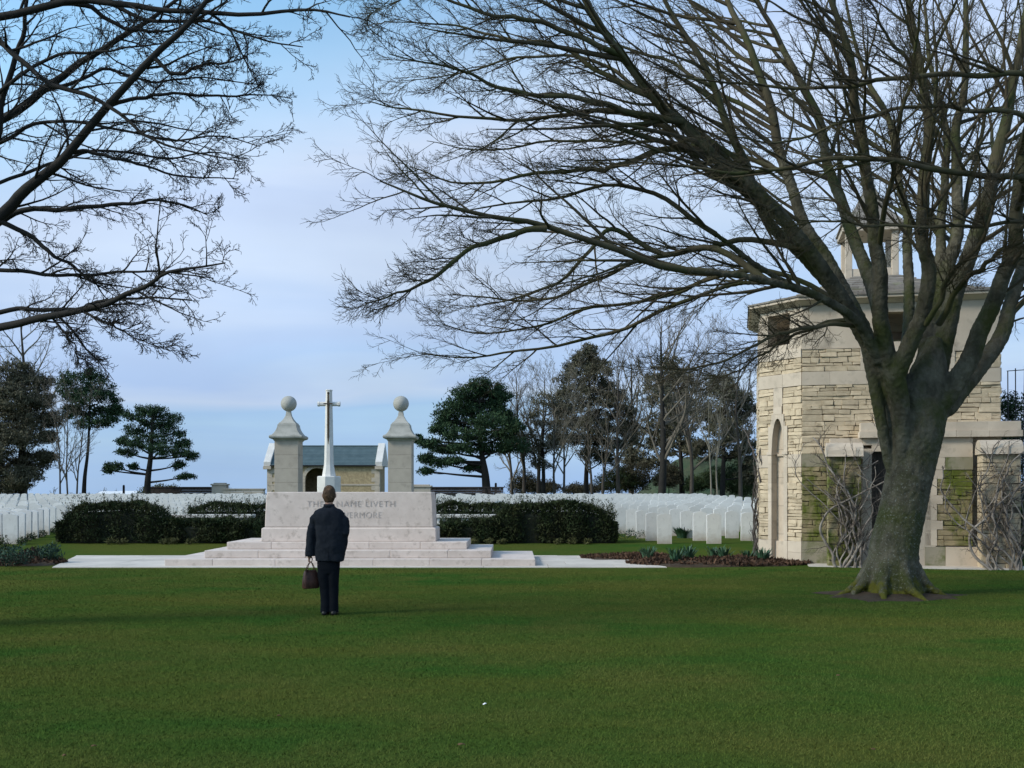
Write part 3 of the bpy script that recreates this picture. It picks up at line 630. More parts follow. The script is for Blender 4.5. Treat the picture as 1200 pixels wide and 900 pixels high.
# ---------------------------------------------------------------- stone tower
def tower():
    rz = -R_(12); t = empty('stone_tower', (6.66, 24.5, 0), rz); tag(t, 'square stone shelter tower with chamfered corner, arched niche and open lookout under a tiled roof', 'tower')
    D = 5.0; ch = .933; Wd = 4.25
    poly = [(0,0),(Wd,0),(Wd,D),(0,D),(-ch,D-ch),(-ch,ch)]
    def inset(pl, q):
        out_ = []; n = len(pl)
        for i in range(n):
            p0, p1, p2 = Vector(pl[i-1]), Vector(pl[i]), Vector(pl[(i+1)%n]); d0 = (p1-p0).normalized(); d1 = (p2-p1).normalized()
            n0 = Vector((-d0.y, d0.x)); n1 = Vector((-d1.y, d1.x)); b = (n0+n1).normalized(); out_.append(tuple(p1+b*q/max(.3, b.dot(n0))))
        return out_
    ZF = 4.95
    # hollow niche is cut out of the core by leaving the chamfer edge open: core built from inset polygon
    core = inset(poly, .03); 
    faces = {'front': ((0,0),(Wd,0)), 'chamfer': ((-ch,ch),(0,0)), 'right': ((Wd,0),(Wd,D)), 'back': ((Wd,D),(0,D)), 'left': ((-ch,D-ch),(-ch,ch)), 'backch': ((0,D),(-ch,D-ch))}
    def fb(mb, face, s0, s1, z0, z1, o0, o1, jit=0., rr=None):
        P, Q = Vector(faces[face][0]), Vector(faces[face][1]); d = (Q-P).normalized(); n = Vector((d.y, -d.x)); v = []
        for o_ in (o0, o1):
            for s, z in ((s0,z0),(s1,z0),(s1,z1),(s0,z1)):
                q = o_+(rr.uniform(-jit, jit) if (jit and o_ == o1) else 0); zz = z
                if jit and o_ == o1: s = s+rr.uniform(-.012,.010); zz = z+rr.uniform(-.014,.010)
                p = P+d*s+n*q; v.append((p.x, p.y, zz))
        mb.add(v, [(0,1,2,3),(7,6,5,4),(0,4,5,1),(1,5,6,2),(2,6,7,3),(3,7,4,0)])
    def rubble(mb, face, s0, s1, z0, z1, seed, o=0.):
        rr = random.Random(seed); z = z0
        while z < z1-.01:
            h = rr.choice([.07,.09,.11,.13,.16]); 
            if z1-(z+h) < .06: h = z1-z
            s = s0
            while s < s1-.01:
                L = rr.uniform(.14, .52); L = L if s1-(s+L) > .1 else s1-s
                if h > .12 and rr.random() < .3:
                    hm = h*rr.uniform(.4, .6)
                    fb(mb, face, s+.004, s+L-.004, z+.005, z+hm-.004, o-.06, o+rr.uniform(-.004,.022), .010, rr); fb(mb, face, s+.004, s+L-.004, z+hm+.002, z+h-.004, o-.06, o+rr.uniform(-.004,.022), .010, rr)
                else: fb(mb, face, s+.004, s+L-.004, z+.005, z+h-.004, o-.06, o+rr.uniform(-.004,.028), .012, rr)
                s += L
            z += h
    def ashlar(mm_, face, s0, s1, z0, z1, seed, hc=.33, Lc=.75, o=.022):
        mb = MB(); rr = random.Random(seed); n = max(1, round((z1-z0)/hc)); h = (z1-z0)/n
        for j in range(n):
            s = s0
            while s < s1-.01:
                L = Lc*rr.uniform(.75, 1.25); L = L if s1-(s+L) > .3 else s1-s
                fb(mb, face, s+.0015, s+L-.0015, z0+j*h+.0015, z0+(j+1)*h-.0015, -.06, o); s += L
        mb.build('stone_band', mm_, t, bevel=.004)
    lens = {k: (Vector(b)-Vector(a)).length for k, (a, b) in faces.items()}
    ash = M['ashlar']; rub = MB(); moss = MB(); agr = M['ashlar_green']
    for fi, f in enumerate(faces):
        L = lens[f]; E = .0
        if f == 'chamfer':
            c = L*.455; hwn = .30                      # niche centre and half width, incl. surround
            for a, b, sd in ((0.0, c-hwn, 1), (c+hwn, L, 2)):
                ashlar(ash, f, a, b, 0, .52, 10+sd); rubble(rub, f, a, b, .52, 2.23, 20+sd); ashlar(ash, f, a, b, 2.23, 2.53, 30+sd)
            rubble(rub, f, 0, c-hwn, 2.53, 3.2, 41); rubble(rub, f, c+hwn, L, 2.53, 3.2, 42)
            rubble(rub, f, 0, c-.14, 3.2, 4.10, 43); rubble(rub, f, c+.14, L, 3.2, 4.10, 44); ashlar(ash, f, c-.14, c+.14, 3.66, 4.10, 45)
            ashlar(ash, f, 0, L, 4.10, 4.41, 50); rubble(rub, f, 0, L, 4.41, 4.75, 51); ashlar(ash, f, 0, L, 4.75, ZF, 52, o=.035)
        else:
            if f == 'front': rubble(moss, f, 0, .55, .52, 2.23, 60); ashlar(agr, f, 0, .55, 0, .52, 61); ashlar(agr, f, 0, .55, 2.23, 2.53, 62); a = .55
            else: a = 0
            rubble(rub, f, a, L, .52, 2.23, 70+fi); ashlar(ash, f, a, L, 0, .52, 80+fi); ashlar(ash, f, a, L, 2.23, 2.53, 90+fi)
            if f == 'front':
                rubble(rub, f, 0, L, 2.53, 4.10, 101); ashlar(ash, f, 0, L, 4.10, 4.41, 102)
                rubble(rub, f, 0, 1.28, 4.41, 4.92, 103); ashlar(ash, f, 1.28, 3.3, 4.41, ZF, 104); rubble(rub, f, 3.3, L, 4.41, 4.80, 105); ashlar(ash, f, 3.3, L, 4.80, ZF, 106)
                ashlar(ash, f, 0, 1.28, 4.92, ZF, 107, hc=.03)
            else:
                rubble(rub, f, 0, L, 2.53, 4.10, 110+fi); ashlar(ash, f, 0, L, 4.10, 4.41, 120+fi); rubble(rub, f, 0, L, 4.41, 4.80, 130+fi); ashlar(ash, f, 0, L, 4.80, ZF, 140+fi)
    rub.build('rubble_walling', M['rubble'], t, bevel=.007); moss.build('mossy_walling', M['rubble_moss'], t, bevel=.007)
    # core with a niche pocket: core polygon notched on the chamfer
    P, Q = Vector(core[5]), Vector(core[0]); d = (Q-P).normalized(); nn = Vector((d.y, -d.x)); L = (Q-P).length; c = L*.455
    a = P+d*(c-.21); b = P+d*(c+.21); ai = a-nn*.22; bi = b-nn*.22
    MB().prism(core[:5]+[tuple(P), tuple(a), tuple(ai), tuple(bi), tuple(b)], 0, 3.32).build('core', M['mortar'], t)
    MB().prism(core, 3.322, ZF-.01).build('core', M['mortar'], t)
    # niche: back panel, surround, pointed arch ring, impost
    c2 = lens['chamfer']*.455; nb = MB(); z = 0
    for j in range(5): fb(nb, 'chamfer', c2-.215, c2+.215, z+.002, z+.66, -.27, -.17); z += .664
    fb(nb, 'chamfer', c2-.215, c2+.215, 0.002, .5, -.17, -.10); 
    nb.build('niche_back', M['ashlar_green'] if 0 else M['ashlar'], t)
    ns = MB()
    for sgn in (-1, 1):
        z = 0; hs = [.52, .45, .45, .45, .45, .21]
        for h in hs:
            s0, s1 = (c2-.298, c2-.19) if sgn < 0 else (c2+.19, c2+.298)
            fb(ns, 'chamfer', s0, s1, z+.002, z+h-.002, -.2, .03); z += h
        im0, im1 = (c2-.32, c2-.15) if sgn < 0 else (c2+.15, c2+.32)
    fb(ns, 'chamfer', c2-.32, c2-.165, 2.532, 2.60, -.2, .055); fb(ns, 'chamfer', c2+.165, c2+.32, 2.532, 2.60, -.2, .055)
    fb(ns, 'chamfer', c2-.19, c2+.19, 2.50, 2.56, -.19, -.12)
    # pointed/parabolic arch as wedges filled out to the surround
    def ar(s): return 2.60+.78*(1-(abs(s)/.19)**2.2)**.62 if abs(s) < .19 else 2.60
    n = 14
    for i in range(n):
        sa = -.19+.38*i/n; sb = -.19+.38*(i+1)/n
        P0, Q0 = Vector(faces['chamfer'][0]), Vector(faces['chamfer'][1]); dd = (Q0-P0).normalized(); nv = Vector((dd.y, -dd.x)); v = []
        for o_ in (-.2, .03):
            for s, z in ((sa, ar(sa)), (sb, ar(sb)), (sb, 3.48), (sa, 3.48)):
                p = P0+dd*(c2+s)+nv*o_; v.append((p.x, p.y, z))
        ns.add(v, [(0,1,2,3),(7,6,5,4),(0,4,5,1),(2,6,7,3)])
    fb(ns, 'chamfer', c2-.298, c2-.19, 2.602, 3.2, -.2, .028); fb(ns, 'chamfer', c2+.19, c2+.298, 2.602, 3.2, -.2, .028)
    fb(ns, 'chamfer', c2-.13, c2+.13, 3.482, 3.66, -.05, .034); fb(ns, 'chamfer', c2-.22, c2-.192, 3.202, 3.3, -.05, .026); fb(ns, 'chamfer', c2+.192, c2+.22, 3.202, 3.3, -.05, .026)
    ns.build('niche_surround', M['ashlar'], t)
    # lookout storey
    MB().prism(inset(poly, .05), ZF-.008, ZF+.03).build('lookout_floor', M['ashlar'], t)
    lk = MB(); th = .32; Z1 = 6.0
    def lb(face, s0, s1, z0, z1): fb(lk, face, s0, s1, z0, z1, -th, .0)
    L = lens['chamfer']
    lb('front', 0, .62, ZF+.002, 5.93); lb('front', .623, 1.25, ZF+.002, 5.93); lb('front', 1.253, 1.87, ZF+.002, 5.93); lb('front', 1.873, 3.3, ZF+.002, 5.05); lb('front', 3.303, Wd, ZF+.002, 5.93)
    lb('front', 1.873, 3.3, 5.72, 5.93)
    lb('chamfer', .02, L*.20, ZF+.002, 5.93); lb('chamfer', L*.72, L-.002, ZF+.002, 5.93); lb('chamfer', L*.20+.002, L*.72-.002, ZF+.002, 5.10); lb('chamfer', L*.20+.002, L*.72-.002, 5.82, 5.93)
    lb('back', .35, 1.2, ZF+.002, 5.93); lb('back', 1.203, 2.7, 5.72, 5.93); lb('back', 2.703, Wd-.35, ZF+.002, 5.93)
    for f in ('left', 'right'): 
        LL = lens[f]; lb(f, .33, LL*.33, ZF+.002, 5.93); lb(f, LL*.66, LL-.33, ZF+.002, 5.93); lb(f, LL*.33+.002, LL*.66-.002, 5.72, 5.93)
    lb('backch', .1, lens['backch']-.1, ZF+.002, 5.93)
    lk.build('lookout_walls', M['ashlar'], t, bevel=.004)
    MB().box(2.45, 2.62, -.0, -.0+.02, 5.05, 5.72).build('mullion', M['metal'], t) if 0 else None
    # eaves and hipped roof
    ev = inset(poly, -.24); ev2 = inset(poly, -.30)
    MB().loft([[(x,y,5.932) for x,y in inset(poly, -.03)], [(x,y,5.96) for x,y in inset(poly, -.08)], [(x,y,6.02) for x,y in inset(poly, -.19)]]).build('wall_plate', M['ashlar'], t)
    MB().prism(ev, 6.022, 6.085).build('eave', M['ashlar'], t, bevel=.01)
    rf = MB(); ap = (1.75, 2.45); n = 12
    def rp(q, e): return [(ap[0]+(x-ap[0])*(1-q), ap[1]+(y-ap[1])*(1-q)) for x, y in e]
    e0 = inset(poly, -.27); rr = random.Random(4); zf = lambda q: 6.087+q*.62+.55*q*q
    for i in range(n):
        q0 = i/n*.78; q1 = (i+1)/n*.78; A = rp(q0, e0); B = rp(q1-.004, e0); za = zf(q0); zb = zf(q1)
        for k in range(6):
            a0, a1 = Vector(A[k]), Vector(A[(k+1)%6]); b0, b1 = Vector(B[k]), Vector(B[(k+1)%6]); m = max(1, int((a1-a0).length/.32))
            for j in range(m):
                u0 = j/m; u1 = (j+1)/m-.004; p = [a0.lerp(a1,u0), a0.lerp(a1,u1), b0.lerp(b1,u1), b0.lerp(b1,u0)]; hh = .035+rr.random()*.012
                rf.add([(p[0].x,p[0].y,za+hh),(p[1].x,p[1].y,za+hh),(p[2].x,p[2].y,zb+.012),(p[3].x,p[3].y,zb+.012),(p[0].x,p[0].y,za),(p[1].x,p[1].y,za),(p[2].x,p[2].y,zb-.02),(p[3].x,p[3].y,zb-.02)],
                       [(0,1,2,3),(4,5,1,0),(7,6,5,4),(3,2,6,7),(0,3,7,4),(1,5,6,2)])
    rf.build('roof', M['roof'], t)
    ln = MB(); lh = .62
    for sx in (-1, 1):
        for sy in (-1, 1): ln.box(ap[0]+sx*lh-.16*(sx > 0)-.0, ap[0]+sx*lh+.16*(sx < 0), ap[1]+sy*lh-.16*(sy > 0), ap[1]+sy*lh+.16*(sy < 0), 6.35, 8.0)
    for z0_, z1_, e_ in ((6.35, 7.1, -.02), (8.002, 8.14, .08)): ln.box(ap[0]-lh-e_, ap[0]+lh+e_, ap[1]-lh-e_, ap[1]+lh+e_, z0_, z1_)
    ln.build('lantern', M['ashlar'], t, bevel=.01)
    sq = lambda h, z: [(ap[0]-h,ap[1]-h,z),(ap[0]+h,ap[1]-h,z),(ap[0]+h,ap[1]+h,z),(ap[0]-h,ap[1]+h,z)]
    MB().loft([sq(.74, 8.142), sq(.74, 8.18), sq(.40, 8.6), sq(.20, 9.0), sq(.12, 9.2)]).build('lantern_roof', M['roof'], t)
    MB().lathe([(.10, 9.2), (.16, 9.24), (.16, 9.28), (.05, 9.33)], ap[0], ap[1], 8).ball((ap[0], ap[1], 9.44), .13, 16, 10).build('finial', M['piercap'], t)
    # ground-floor wing with two piers standing in front of the tower
    wg = MB(); wr = MB(); wm = MB(); wa = MB()
    w0, w1 = .55, 4.62; o = .28
    # entrance wall: rubble panel + quoins + doorway
    def wb(mb, s0, s1, z0, z1, oo=o, od=None): fb(mb, 'front', s0, s1, z0, z1, .03 if od is None else od, oo)
    d0, d1 = 1.50, 2.35
    for j in range(7): wb(wg, 1.30, d0-.003, .003+j*.375, (j+1)*.375)
    for j in range(7): wb(wg, d1+.003, d1+.4, .003+j*.375, (j+1)*.375)
    wb(wg, d0, d1, 2.56, 2.70); wb(wg, 1.30, d1+.4, 2.702, 2.86)
    for j in range(3): wb(wg, d1+.403, 2.85, .003+j*.9, .003+j*.9+.87, o-.004)
    wb(wa, 2.62, 3.05, 0, .44, o+.02); wb(wg, 3.053, 3.75, 0, .44, o+.02)
    qz = [(.443,.62),(1.02,1.2),(1.62,1.8)]
    zz = .443
    for j in range(3):
        rubble(wm, 'front', 2.88, 3.62, .46+j*.56, .46+j*.56+.36, 210+j, o=o-.02); wb(wg, 2.62, 3.0, .46+j*.56+.362, .46+(j+1)*.56-.003, o); rubble(wm, 'front', 3.003, 3.62, .46+j*.56+.362, .46+(j+1)*.56, 220+j, o=o-.02)
        wb(wg, 2.62, 2.877, .46+j*.56, .46+j*.56+.36, o)
    wa2 = MB(); wb(wa2, 3.05, 3.62, 2.145, 2.42, o+.012); wa2.build('panel_lintel', M['ashlar_green'], t, bevel=.004); wb(wg, 2.753, 3.047, 2.145, 2.42); wb(wg, 2.753, 3.62, 2.423, 2.86)
    wb(wg, .60, 1.297, 2.40, 2.86, o)
    # dark sheet in the doorway; the opening's shade is put into its colour
    wd_ = MB(); fb(wd_, 'front', d0, d1, .0, 2.56, .035, .05); wd_.build('doorway_shade', M['dark'], t)
    # cornice/parapet
    for s in np.linspace(1.22, w1-.68, 5): fb(wg, 'front', s+.002, s+.678, 2.862, 3.0, .03, o+.12)
    for s in np.linspace(1.25, w1-.70, 5): fb(wg, 'front', s+.002, s+.674, 3.003, 3.2, .03, o+.05)
    wg.build('wing_ashlar', M['ashlar'], t, bevel=.005); wm.build('wing_mossy_panel', M['rubble_moss'], t, bevel=.006); wa.build('stained_plinth', M['ashlar_green'], t, bevel=.004)
    for k, (s0, s1) in enumerate(((.52, 1.22), (3.70, 4.48))):
        mb = MB(); rr = random.Random(77+k); z = 0
        P0 = 0
        while z < 2.35:
            h = rr.choice([.09,.12,.15,.18]); s = s0
            while s < s1-.01:
                L = rr.uniform(.2, .42); L = L if s1-(s+L) > .12 else s1-s; fb(mb, 'front', s+.004, s+L-.004, z+.004, z+h-.004, .3, .80+rr.uniform(-.02,.02), .01, rr); s += L
            z += h
        mb.build('buttress', M['rubble_moss'] if k == 0 else M['rubble'], t, bevel=.01)
        MB().box(s0+.02, s1-.02, -.78, -.29, 0, z-.01).build('buttress_core', M['mortar'], t)
        cp = MB(); seg = 10
        cp.loft([[(x, -.30-.28-.30*math.cos(math.pi*i/seg), z+.06+(.26 if 1 else 0)*math.sin(math.pi*i/seg)) for i in range(seg+1)]+[(x, -.27, z), (x, -.90, z)] for x in (s0-.04, s1+.04)])
        cp.build('rounded_cap', M['ashlar'], t, bevel=.008)
    MB().box(.1, 5.0, -.92, -.02, -.05, .02).build('apron', M['paving'], t)
tower()

# woody climbers on the tower
def climber(name, label, cx, cy, rz, w_, h, seed, nst=9, spread_top=None, mt='vine', dens=1.):
    rng = np.random.default_rng(seed); t = empty(name, (cx, cy, 0), rz); tag(t, label, 'climber')
    main = []
    for i in range(nst):
        x = rng.uniform(-w_/2, w_/2); y = -rng.uniform(.0, .10); pts = [(x, y-.05, -.03)]; z = 0; vx = rng.normal()*.12
        H = h*rng.uniform(.55, 1.05)
        while z < H:
            z += .13; vx += rng.normal()*.07; x += vx*.5; vx -= .25*(x/(w_/2))*.12 if z < h*.8 else 0; y = -.04-.07*rng.random(); pts.append((x, y, z))
        main.append(catmull(pts, 30))
    P = np.array(main); Rd = np.linspace(1, .45, 30)[None]*rng.uniform(.014, .038, (nst,1))
    a = tubes(P, Rd, 7); V, Fc = merge([a]); np_mesh('stem', V, Fc, M[mt], t, smooth=True)
    Q1, R1 = grow(rng, P, Rd, int(12*dens), .20, 45, .22, (0,0,.35), 9, .1, 1., .7, .12, .009, .0035, bias=(0,-.2,0), flat=1., falloff=.3)
    Q1[...,1] = np.clip(Q1[...,1], -.38, -.02)
    Q2, R2 = grow(rng, Q1, R1, 5, .5, 45, .25, (0,0,.2), 6, .2, 1., .5, .06, .012, .003); Q2[...,1] = np.clip(Q2[...,1], -.42, -.01)
    V, Fc = merge([tubes(Q1, R1, 5), tubes(Q2, R2, 4)]); np_mesh('twigs', V, Fc, M['vine_dark' if mt == 'vine' else mt], t, smooth=True)
def tw(s, o):                                   # tower-local (along front, outwards) to world
    a = -R_(12); return (6.66+math.cos(a)*s+math.sin(a)*o, 24.5+math.sin(a)*s-math.cos(a)*o)
cx, cy = tw(.87, .84); climber('climbing_plant', 'bare tangled climber over the tower buttress left of the trunk', cx, cy, -R_(12), .66, 2.75, 5, 15)
cx, cy = tw(4.09, .84); climber('climbing_plant', 'bare tangled climber over the tower buttress right of the trunk', cx, cy, -R_(12), .78, 2.7, 6, 15)
cx, cy = tw(1.35, .64); climber('wall_climber', 'thin bare climber spreading under the tower cornice', cx, cy, -R_(12), .5, 3.5, 9, 3, dens=.8)
cx, cy = tw(-1.08, -1.3); climber('wall_climber', 'dark upright climber up the far left corner of the tower', cx, cy, R_(90), .25, 3.2, 12, 5, mt='vine_dark', dens=.6)

# metal climbing frame and evergreen at the right edge
t = empty('metal_frame', (12.3, 26.4, 0)); tag(t, 'tall thin dark metal climbing frame beside the tower at the right edge', 'frame')
for x, z1, ln in ((-.02, 4.65, 0), (.17, 4.72, .0), (.34, 4.78, .06), (.60, 4.6, .10), (.95, 4.6, 0)):
    MB().tube([(x, 0, 0), (x, 0, 2.5), (x+ln, .02, z1)], .014, 6).build('upright', M['metal'], t)
for z in (4.65, 3.3, 2.1): MB().tube([(-.05, 0, z), (.4, 0, z+.03), (1.0, 0, z)], .011, 6).build('rail', M['metal'], t)

# ---------------------------------------------------------------- far trees
def bare_tree(X, Y, H, spread, seed, label, m='far_twig', mb='far_bark', r0=None, nl=14, lvl=(9,6,4), first=.25, ang=38, trop=(0,0,.5), group=None, lean=0., tip=.012, name='bare_tree', ntr=1, wig=.10):
    rng = np.random.default_rng(seed); z0 = gz(Y)-.1; t = empty(name, (X, Y, z0)); tag(t, label, 'tree', group)
    r0 = r0 or H*.022; tr = []
    for q in range(ntr):
        ox = (q-(ntr-1)/2)*r0*5
        pts = [(ox, 0, 0), (ox+lean*H*.15+rng.normal()*.1, rng.normal()*.1, H*.3), (ox*1.6+lean*H*.5+rng.normal()*H*.02, rng.normal()*H*.02, H*.62), (ox*2+lean*H*.9, rng.normal()*H*.03, H*.97)]
        tr.append(catmull(pts, 20))
    P = np.array(tr); Rd = np.repeat((np.linspace(1, .12, 20)[None]**.9)*r0/ntr**.4, ntr, 0)
    V, Fc = tubes(P, Rd, 8); np_mesh('trunk', V, Fc, M[mb], t, smooth=True)
    Q1, R1 = grow(rng, P, Rd, nl, spread/H*1.3, ang, wig*.8, trop, 10, first, 1., 99, .3, .018, tip, falloff=.55)
    Q2, R2 = grow(rng, Q1, R1, lvl[0], .42, 42, wig, trop, 7, .15, 1., 99, .2, .014, tip*.8, falloff=.6)
    Q3, R3 = grow(rng, Q2, R2, lvl[1], .45, 42, wig*1.2, trop, 5, .15, 1., 99, .15, .012, tip*.6)
    pr = [tubes(Q1, R1, 5), tubes(Q2, R2, 4), tubes(Q3, R3, 3)]
    if lvl[2]:
        Q4, R4 = grow(rng, Q3, R3, lvl[2], .5, 40, wig*1.3, trop, 4, .2, 1., 99, .12, .010, tip*.5); pr.append(tubes(Q4, R4, 3))
    V, Fc = merge(pr); np_mesh('crown', V, Fc, M[m], t)
    return t

def puff_tree(X, Y, H, puffs, seed, label, m='pine', trunk=None, r0=.2, npf=420, size=.30, name='pine_tree', group=None, limbs=True, tw_=None):
    """puffs: list of (dx, z, rx, rz) clumps in metres; limbs run from the trunk to every clump"""
    rng = np.random.default_rng(seed); z0 = gz(Y)-.1; t = empty(name, (X, Y, z0)); tag(t, label, 'tree', group)
    tp = catmull(trunk or [(0,0,0), (.1,0,H*.4), (0,0,H*.9)], 24)
    V, Fc = tubes(tp[None], (np.linspace(1,.25,24)*r0)[None], 8); V0 = [(V, Fc)]
    Pc = []; LB = []; LR = []
    for (dx, z, rx, rz) in puffs:
        dy = rng.normal()*rx*.9; n = int(npf*2.2*(rx*rz)**.5)+120; 
        # break each clump into little clusters, open between
        k = max(10, int(n/24)); cc = rng.normal(size=(k,3)); cc = cc/np.maximum(1, np.linalg.norm(cc, axis=1, keepdims=True)/.95)*(.5+.5*rng.random((k,1)))
        cc = cc*np.array([rx, rx, rz])*1.28+np.array([dx, dy, z])
        p = cc[rng.integers(0, k, n*2)]+rng.normal(size=(n*2,3))*np.array([.21,.21,.13])*min(1., rx*.7+.3)
        Pc.append(p)
        zs = max(H*.12, z-rx*.7); i = int(np.argmin(np.abs(tp[:,2]-zs))); s = tp[i]
        LB.append(catmull([s, (s+(np.array([dx,dy,z])-s)*.5+np.array([0,0,-.12*rx])), (dx, dy, z-.1*rz)], 10)); LR.append(np.linspace(.3, .12, 10)*r0)
        for _ in range(3):
            e = cc[rng.integers(0, k)]; q = LB[-1][6]; LB.append(catmull([q, (q+e)/2+rng.normal(size=3)*.1, e], 10)); LR.append(np.linspace(.14, .05, 10)*r0)
    V0.append(tubes(np.array(LB), np.array(LR), 5)); V, Fc = merge(V0); np_mesh('trunk', V, Fc, M['bark_dark'], t, smooth=True)
    V, Fc = tris(rng, np.concatenate(Pc), size*.68, up=.6, aspect=.42); np_mesh('crown', V, Fc, M[m], t)
    return t
def pxpuffs(x0, Y, lst):                         # (x, y, rxpx, rypx) -> local clumps
    k = Y/F; z0 = gz(Y)-.1; return [((x-x0)*k, CAMH-(y-HY)*k-z0, a*k, b*k) for x, y, a, b in lst]
def PT(x0, Y, pts):
    k = Y/F; z0 = gz(Y)-.1; return [((x-x0)*k, 0.05*i, CAMH-(y-HY)*k-z0) for i, (x, y) in enumerate(pts)]
def ypos(x, Y): return (x-600)/F*Y

# left group
Y = 88
puff_tree(ypos(25,Y), Y, 11, pxpuffs(25, Y, [(22,436,17,11),(38,447,20,12),(10,455,18,12),(28,468,24,13),(50,470,14,10),(6,480,18,12),(30,492,26,13),(56,492,12,8),(12,508,22,12),(38,515,20,11),(10,530,20,12),(34,540,20,11),(12,552,22,12),(36,560,18,11),(8,570,20,9),(58,512,11,6),(55,535,10,5),(-12,470,16,14),(-14,510,18,14),(-14,550,18,14)]),
          31, 'broad dark evergreen tree at the far left edge', m='pine_grey', trunk=PT(25, Y, [(25,590),(24,540),(26,480),(25,440)]), r0=.28, npf=700, size=.30)
puff_tree(ypos(100,Y), Y, 11, pxpuffs(100, Y, [(103,438,12,6),(92,448,14,8),(112,452,16,8),(86,462,14,8),(104,466,18,9),(124,466,14,7),(96,480,17,8),(118,482,18,8),(134,480,8,5),(84,482,9,8),(108,496,16,6),(128,494,10,5)]),
          32, 'slim dark pine with bare lower trunk, second from the left', trunk=PT(100, Y, [(98,590),(99,560),(103,520),(105,445)]), r0=.22, npf=420, size=.28)
puff_tree(ypos(173,82), 82, 9, pxpuffs(173, 82, [(172,482,12,6),(186,484,12,6),(160,490,12,6),(198,492,12,6),(176,497,16,7),(152,504,12,6),(200,506,14,6),(184,514,18,7),(160,519,16,7),(143,518,7,5),(210,520,10,5),(214,530,11,5),(196,528,16,5),(150,530,10,4),(136,547,10,4),(222,534,8,4),(206,545,9,3),(220,558,8,3),(157,547,6,3),(128,551,5,3)]),
          33, 'spreading dark pine standing alone left of the piers', trunk=PT(173, 82, [(172,590),(173,562),(176,535),(178,500),(178,485)]), r0=.30, npf=330, size=.26)
bare_tree(ypos(28,100), 100, 17.5, 6.5, 41, 'tall pale bare tree rising behind the left evergreens', m='far_twig_pale', nl=16, lvl=(9,6,4), ntr=1, first=.3)
bare_tree(ypos(80,78), 78, 8.5, 3.2, 42, 'leafless tree with several thin stems before the slim pine', m='far_twig', nl=11, lvl=(7,5,3), ntr=3, r0=.12, first=.2, ang=25)
# right group
puff_tree(ypos(570,80), 80, 10, pxpuffs(570, 80, [(562,452,12,7),(575,456,14,7),(545,462,16,8),(566,466,18,9),(586,466,12,8),(535,476,17,8),(558,480,20,9),(583,482,16,9),(522,488,14,8),(546,495,20,9),(574,497,18,8),(594,492,10,8),(514,503,12,6),(534,510,18,7),(560,512,18,6),(590,510,14,7),(504,520,11,5),(520,526,14,5),(545,526,16,5),(498,537,8,5),(514,542,12,4),(533,540,9,4),(500,552,7,3),(552,548,9,3),(578,526,18,6),(602,522,14,7),(604,500,8,7),(490,515,5,4)]),
          34, 'big dark round pine right of the right pier', trunk=PT(570, 80, [(571,592),(569,560),(566,540),(563,520),(562,470)]), r0=.36, npf=560, size=.28)
bare_tree(ypos(622,86), 86, 10.5, 5.0, 43, 'bare leafless tree between the round pine and the tall conifer', nl=15, lvl=(8,5,3), ntr=2, first=.22)
puff_tree(ypos(632,84), 84, 9, pxpuffs(632, 84, [(640,470,14,9),(655,478,12,9),(628,490,16,8),(645,498,16,8),(618,508,12,7),(638,518,16,8),(624,530,18,7),(650,522,12,7),(612,524,12,7),(634,545,12,6)]), 35, 'olive thin-leaved tree with pale trunk behind the right headstones', m='pine_grey', trunk=PT(632, 84, [(636,592),(637,560),(636,520),(640,475)]), r0=.2, npf=200, size=.26, name='evergreen_tree')
puff_tree(ypos(690,88), 88, 13, pxpuffs(690, 88, [(690,411,8,7),(684,420,12,8),(698,424,12,8),(678,433,15,8),(700,438,16,9),(672,448,18,9),(694,452,20,9),(716,456,14,9),(664,464,18,9),(690,468,22,9),(718,472,18,9),(656,480,14,9),(680,484,22,9),(708,487,22,9),(732,484,12,8),(668,498,20,8),(696,502,22,8),(724,502,18,8),(742,500,8,6),(690,518,22,7),(666,514,14,6),(716,520,20,7),(738,516,10,6),(652,512,9,6),(710,536,18,7),(690,532,12,6)]),
          36, 'tall grey-green conifer with a pointed top', m='pine_grey', trunk=PT(690, 88, [(688,592),(687,560),(690,500),(691,420)]), r0=.25, npf=430, size=.30, name='conifer_tree')
bare_tree(ypos(775,74), 74, 12.6, 6.2, 44, 'large bare tree with dark spreading limbs before the dark evergreens', m='far_twig', mb='bark_dark', nl=17, lvl=(9,6,4), first=.22, ang=48, r0=.30, tip=.013)
bare_tree(ypos(700,78), 78, 6.5, 3.0, 45, 'small bare tree with forked stems left of the large bare tree', nl=10, lvl=(7,5,0), ntr=2, r0=.16, first=.35)
puff_tree(ypos(800,98), 98, 13, pxpuffs(800, 98, [(790,430,16,12),(775,447,18,11),(800,450,20,12),(770,468,22,12),(795,474,22,12),(780,494,26,12),(806,498,20,12),(764,512,22,12),(790,520,24,12),(812,524,16,11),(746,534,20,10),(770,542,20,9)]), 37, 'dark evergreen behind the large bare tree', m='pine_grey', trunk=PT(800, 98, [(800,592),(798,540),(795,450)]), r0=.3, npf=420, size=.34, name='evergreen_tree')
puff_tree(ypos(850,92), 92, 11, pxpuffs(850, 92, [(848,448,15,11),(838,463,18,11),(862,465,16,11),(832,482,20,12),(858,486,20,12),(842,504,22,12),(868,508,16,12),(834,526,18,11),(858,528,18,11),(876,480,10,14),(874,530,12,12),(880,556,12,12)]), 38, 'dense dark evergreen standing against the left side of the tower', m='pine_grey', trunk=PT(850, 92, [(846,592),(848,540),(850,460)]), r0=.28, npf=420, size=.34, name='evergreen_tree')
bare_tree(ypos(838,70), 70, 8.4, 3.2, 46, 'pale twin-stemmed sapling left of the tower', m='far_twig_pale', mb='far_twig_pale', nl=9, lvl=(6,4,0), ntr=2, r0=.09, ang=20, first=.3)
